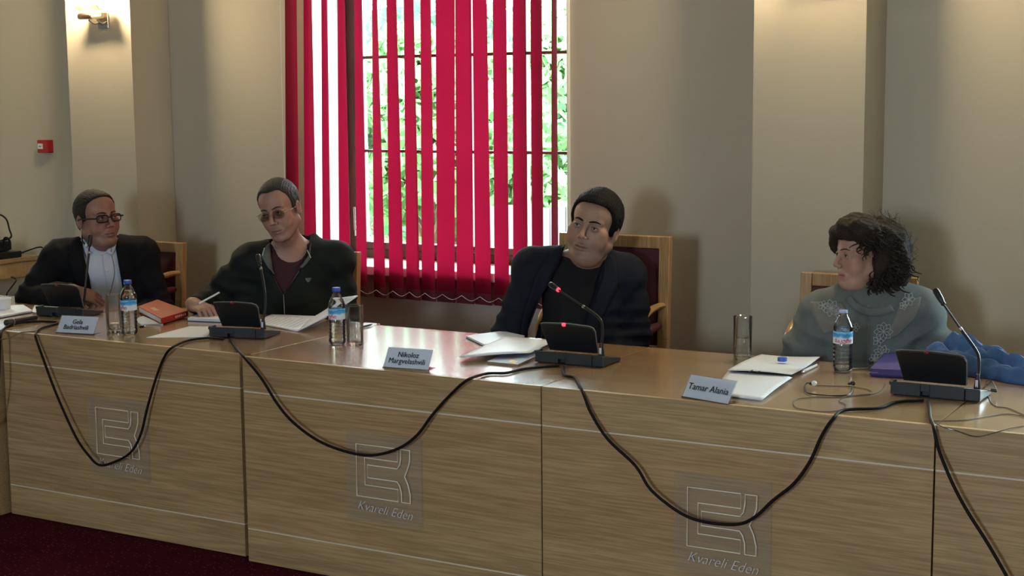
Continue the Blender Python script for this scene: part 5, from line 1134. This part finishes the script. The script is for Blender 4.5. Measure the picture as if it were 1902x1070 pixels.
# ---------------------------------------------------------------- man 3
def man3():
    q0 = onY(1085, 560, 5.12); p = Person(q0.x, q0.y, 'black-haired man in a navy blazer over a black T-shirt, head tilted, behind the glowing microphone'); pt = p.pt
    hc = pt(1103, 423, -.08); R = Rm(-20, 0, 13)
    j = dict(sl=pt(992, 500, .0), sr=pt(1160, 514, .03), neck=pt(1090, 486, .0), chest=pt(1080, 560, .0), belly=pt(1072, 640, 0), pelvis=np.array([pt(1085, 600, 0)[0], .08, .58]))
    eL = pt(945, 618, -.02); wL = pt(985, 690, -.10); wL[2] = .66; eR = pt(1172, 622, .0); wR = pt(1130, 690, -.10); wR[2] = .66
    f = Field([-.45, -.60, .02], [.45, .35, 1.5], .012, [(hc-[.12, .13, .16], hc+[.12, .12, .15], .0026)])
    p.head(f, hc, R, 1.10, 1.04, .008); f.cone(hc+[-.008, .012, -.06], j['neck'], .068, .072, .03); f.ell(hc+[-.028, -.045, -.115], (.045, .045, .03), None, .03)
    p.torso(f, j, -.012); p.arm(f, [j['sl'], eL, wL], [.05, .042, .028]); p.arm(f, [j['sr'], eR, wR], [.05, .042, .028]); p.legs(f, j)
    p.hand(f, wL, [.6, -.5, -.3], [.2, -.3, .9], 1, 1.05, (.4, .5, .4)); p.hand(f, wR, [-.6, -.5, -.3], [.2, -.3, .9], -1, 1.05, (.4, .5, .4))
    fieldobj(f, 'body', M['skin'], p.root, 1, p.skincol((.34, .195, .140), beard=(.16, .105, .085, .45)))
    p.eyes((-.1, .05)); p.brows(M['hair_black'], 1.25)
    p.hair('hair', M['hair_black'], [(-.12, .085), (-.072, .082), (-.058, .076), (-.045, .060), (-.034, .030), (-.024, -.010), (-.006, -.022), (.010, .004), (.024, .012), (.038, -.040), (.12, -.07)], .009, .014, side=.003, amp=.0022, fr=160)
    p.trousers(j, M['suit'])
    f = Field([-.36, -.35, .55], [.36, .35, 1.3], .0065)
    p.torso(f, j, .002, .05); f.cone(j['neck']+[0, .0, .004], j['neck']+[0, .0, -.04], .074, .085, .02); folds(f, *BIG, .002, 50, 8); nk = j['neck']
    f.put(lambda X, Y, Z: (Z-(nk[2]+.036+.25*Y))*.9+0*X, *BIG, 0, 'i')
    sh = fieldobj(f, 'tshirt', M['blacktee'], p.root, 1); TS = p.bvh(sh)
    f = Field([-.42, -.45, .50], [.42, .36, 1.3], .0068)
    p.torso(f, j, .022, .05); f.ell(j['belly'], (.20, .14, .17), None, .05)
    p.arm(f, [j['sl'], (j['sl']+eL)/2, eL, wL], [.070, .066, .062, .05], .03); p.arm(f, [j['sr'], (j['sr']+eR)/2+[.012, 0, 0], eR+[.01, 0, 0], wR], [.070, .068, .066, .05], .03)
    f.ell(j['sl'], (.068, .08, .066), None, .04); f.ell(j['sr'], (.072, .08, .068), None, .04); f.cone(j['neck']+[.065, .01, .0], j['sr'], .035, .05, .03); f.cone(j['neck']+[-.065, .01, .0], j['sl'], .035, .05, .03)
    folds(f, *BIG, .0042, 34, 41); folds(f, *BIG, .0018, 85, 7)
    creases(f, eL, eL-j['sl'], .012, .14, 55, 2); creases(f, eR, eR-j['sr'], .013, .15, 55, 3); creases(f, j['sl']+[.03, -.05, -.08], [1, 0, 1], .008, .12, 50, 4); creases(f, j['sr']+[-.03, -.05, -.08], [-1, 0, 1], .008, .12, 50, 5)
    f.cutpoly(p.rz_px([(1048, 420), (1046, 460), (1022, 515), (996, 560), (978, 620), (970, 680), (1080, 680), (1086, 600), (1104, 540), (1120, 480), (1124, 420)]), .07, .006)
    f.cone(hc+[0, .0, .1], j['neck']+[0, -.01, .0], .068, .078, .01, 's')
    jk = fieldobj(f, 'blazer', M['navy'], p.root, 2); TJ = p.bvh(jk)
    p.strip('lapel', p.rz_px([(1050, 455), (1036, 485), (1008, 540), (984, 600), (974, 640)]), p.rz_px([(1030, 462), (1002, 496), (986, 540), (970, 590), (968, 640)]), M['navy'], .007, .005, 5, TJ)
    p.strip('lapel', p.rz_px([(1124, 466), (1112, 510), (1098, 555), (1086, 610), (1082, 650)]), p.rz_px([(1140, 478), (1146, 520), (1128, 560), (1102, 610), (1088, 650)]), M['navy'], .007, .005, 5, TJ)
man3()
# ---------------------------------------------------------------- the woman
def woman():
    q0 = onY(1612, 600, 5.10); p = Person(q0.x, q0.y, 'woman with dark curly hair in a grey felt coat with pale embroidery, looking left'); pt = p.pt
    hc = pt(1602, 472, -.02); R = Rm(-57, 4, 2)
    j = dict(sl=pt(1528, 590, .0), sr=pt(1706, 588, .02), neck=pt(1630, 553, .02), chest=pt(1614, 630, .0), belly=pt(1610, 700, 0), pelvis=np.array([pt(1612, 700, 0)[0], .08, .58]))
    eL = pt(1488, 700, -.02); wL = pt(1560, 770, -.14); wL[2] = .64; eR = pt(1735, 700, -.0); wR = pt(1670, 770, -.12); wR[2] = .64
    f = Field([-.45, -.60, .02], [.45, .35, 1.5], .012, [(hc-[.13, .12, .15], hc+[.12, .12, .15], .0030)])
    p.head(f, hc, R, .985, .95, .002, nose=.92, jaw=.92); f.cone(hc+[.02, .01, -.05], j['neck'], .048, .050, .03)
    p.torso(f, j, -.012); p.arm(f, [j['sl'], eL, wL], [.045, .036, .024]); p.arm(f, [j['sr'], eR, wR], [.045, .036, .024]); p.legs(f, j)
    p.hand(f, wL, [.6, -.5, -.3], [.2, -.3, .9], 1, .92, (.4, .5, .4)); p.hand(f, wR, [-.6, -.5, -.3], [.2, -.3, .9], -1, .92, (.4, .5, .4))
    fieldobj(f, 'body', M['skin'], p.root, 1, p.skincol((.40, .225, .165), lip=(.34, .09, .08)))
    p.eyes((0, -.02)); p.brows(M['hair_curl'], .7, .001)
    p.trousers(j, M['suit'])
    f = Field([-.34, -.26, .95], [.34, .28, 1.42], .0042)   # hair: soft masses with a curly surface
    E = lambda x, y, b, r, k=.03: f.ell(pt(x, y, b), r, None, k)
    E(1628, 444, .02, (.085, .105, .075)); E(1584, 430, .01, (.052, .075, .042)); E(1658, 462, .03, (.062, .10, .085)); E(1650, 500, .03, (.074, .095, .075)); E(1645, 530, .02, (.050, .080, .050)); E(1672, 492, .02, (.035, .07, .08)); E(1630, 520, -.02, (.030, .06, .055)); E(1563, 440, .02, (.022, .060, .045)); E(1556, 455, .05, (.016, .03, .03))
    L = lambda x, y, z: p.hc+p.hR @ (np.array([x*p.hw, y, z])*p.hs)
    f.ell(L(-.02, -.075, .085), np.array([.055, .040, .030]), R, .02); f.ell(L(-.055, -.075, .05), np.array([.022, .026, .045]), R, .015); f.ell(L(.03, -.05, .105), np.array([.05, .05, .028]), R, .02)
    f.ell(L(.0, -.02, .095), np.array([.078, .075, .050]), R, .02); f.ell(L(.082, .035, -.01), np.array([.034, .045, .075]), R, .02); f.ell(L(.066, -.02, .075), np.array([.03, .055, .04]), R, .02)
    f.put(lambda X, Y, Z: .0110*wob(X, Y, Z, 62, 3, 6)+.0075*wob(X, Y, Z, 140, 4, 6)+.0025*wob(X, Y, Z, 320, 9, 5), *BIG, 0, 'add')
    f.ell(L(.060, -.085, -.035), np.array([.060, .058, .085]), R, .012, 's'); f.ell(L(.085, -.040, -.058), np.array([.045, .030, .058]), R, .012, 's')
    ho = fieldobj(f, 'hair', M['hair_curl'], p.root, 0); TH = p.bvh(ho); g = np.random.default_rng(11); mb = MB()
    pz = p.hc
    for k in range(280):   # loose curls over the mass and escaping from its outline
        a = g.uniform(0, 2*math.pi); rad = g.uniform(.1, 1)**.5; cx, cy = 1636+46*rad*math.cos(a), 478+68*rad*math.sin(a)
        if cx < 1612 and cy > 442: continue
        q = p.drape(*p.rz_px([(cx, cy)])[0], .001, TH)
        if q is None: continue
        ln = g.uniform(.03, .07); rr = g.uniform(.004, .010); ph = g.uniform(0, 6.28); tn = g.uniform(1.0, 2.2); dx = g.normal()*.3+.25*math.cos(a); pts = []
        for i in range(12):
            u = i/11; w_ = 2*math.pi*tn*u+ph; pts.append(q+Vector((dx*ln*u+rr*math.cos(w_), rr*.6*math.sin(w_)-.002, -ln*u*.8+rr*.5*math.sin(w_*1.0))))
        mb.tube(pts, [.0012+.0018*math.sin(math.pi*i/11) for i in range(12)], 4)
    for k in range(120):
        a = g.uniform(-.5, math.pi+.6); q = Vector(pt(1630+58*math.cos(a), 470-66*math.sin(a), g.uniform(-.03, .08))); d = Vector((math.cos(a), 0, math.sin(a))); ln = g.uniform(.008, .028); pts = []; ph = g.uniform(0, 6.28)
        if q.x < pz[0]-.04 and q.z < pz[2]+.03: continue
        for i in range(9): u = i/8; pts.append(q-d*.018+d*ln*u*2+Vector((-d.z, 0, d.x))*(.012*math.sin(5*u+ph)))
        mb.tube(pts, .0006, 3)
    mb.build('loose_curls', M['hair_curl'], p.root, smooth=True)['kind'] = 'stuff'
    f = Field([-.46, -.40, .50], [.46, .36, 1.2], .0068)    # coat
    p.torso(f, j, .030, .06); f.ell(j['belly'], (.22, .14, .17), None, .05)
    p.arm(f, [j['sl'], (j['sl']+eL)/2+[-.018, 0, 0], eL+[-.01, 0, 0], wL], [.074, .080, .074, .05], .02); p.arm(f, [j['sr'], (j['sr']+eR)/2+[.018, 0, 0], eR+[.012, 0, 0], wR], [.076, .082, .076, .05], .02)
    f.cone(j['neck']+[-.045, .02, -.015], j['sl']+[.0, .01, .01], .045, .066, .04); f.cone(j['neck']+[.05, .02, -.005], j['sr']+[.0, .01, .012], .050, .070, .04)
    folds(f, *BIG, .0060, 26, 51); folds(f, *BIG, .0018, 85, 7)
    creases(f, pt(1515, 625, -.05), [.5, 0, 1], .016, .12, 45, 2); creases(f, pt(1712, 625, -.05), [-.4, 0, 1], .016, .13, 45, 3); creases(f, pt(1480, 660, 0), [0.2, 0, 1], .012, .10, 50, 5); creases(f, pt(1740, 660, 0), [-.2, 0, 1], .012, .1, 50, 6)
    for a, b in (((1508, 625), (1532, 660)), ((1500, 640), (1545, 690)), ((1715, 625), (1690, 670)), ((1740, 610), (1715, 660))): f.cone(pt(*a, -.145), pt(*b, -.15), .012, .010, .03, 's')
    f.cone(hc+[0, .0, .1], j['neck']+[-.006, -.022, .006], .050, .054, .012, 's')
    ct = fieldobj(f, 'coat', M['coat'], p.root, 2); TC = p.bvh(ct)
    p.strip('taupe_panel', p.rz_px([(1508, 556), (1510, 575), (1522, 598), (1532, 612)]), p.rz_px([(1566, 556), (1572, 572), (1566, 590), (1548, 606)]), M['coat2'], .002, .002, 8, TC)
    p.strip('taupe_panel', p.rz_px([(1672, 556), (1662, 578), (1652, 600), (1640, 622)]), p.rz_px([(1710, 548), (1706, 566), (1690, 592), (1664, 616)]), M['coat2'], .002, .002, 8, TC)
    p.line('front_seam', p.rz_px([(1612, 560), (1613, 600), (1612, 640), (1611, 672)]), M['coat2'], .0025, .001, TC)
    p.strip('collar', p.rz_px([(1583, 545), (1592, 556), (1608, 564), (1630, 566), (1652, 560)]), p.rz_px([(1572, 552), (1586, 566), (1606, 576), (1632, 578), (1660, 570)]), M['coat'], .007, .006, 5, TC)
    mb = MB()
    def flower(cx, cy, s_, n, rot=0):
        for k in range(n):
            a = rot+2*math.pi*k/n; pts = []
            for i in range(9):
                u = i/8; rr = s_*math.sin(math.pi*u)*.36; x = s_*u*math.cos(a)-rr*math.sin(a); y = s_*u*math.sin(a)+rr*math.cos(a); pts.append((cx+x, cy+y))
            p.line('', p.rz_px(pts), None, .0011, .004, TC, mb=mb, sm=2)
            pts = [(cx+s_*u*math.cos(a)+(s_*math.sin(math.pi*u)*.30)*math.sin(a), cy+s_*u*math.sin(a)-(s_*math.sin(math.pi*u)*.30)*math.cos(a)) for u in [i/8 for i in range(9)]]
            p.line('', p.rz_px(pts), None, .0011, .004, TC, mb=mb, sm=2)
    for c in ((1545, 566, 15, 7), (1530, 562, 9, 5), (1560, 574, 9, 6), (1640, 606, 17, 8), (1630, 622, 10, 5), (1637, 645, 15, 8, .4), (1624, 655, 10, 6), (1632, 664, 9, 6), (1686, 552, 12, 6), (1676, 562, 8, 5), (1590, 598, 8, 5)): flower(*c)
    mb.build('embroidery', M['thread'], p.root, smooth=True)['kind'] = 'stuff'
    MB().sphere(p.L(.083, .008, -.038), .0055).build('earring', M['metal'], p.root, smooth=True)
woman()
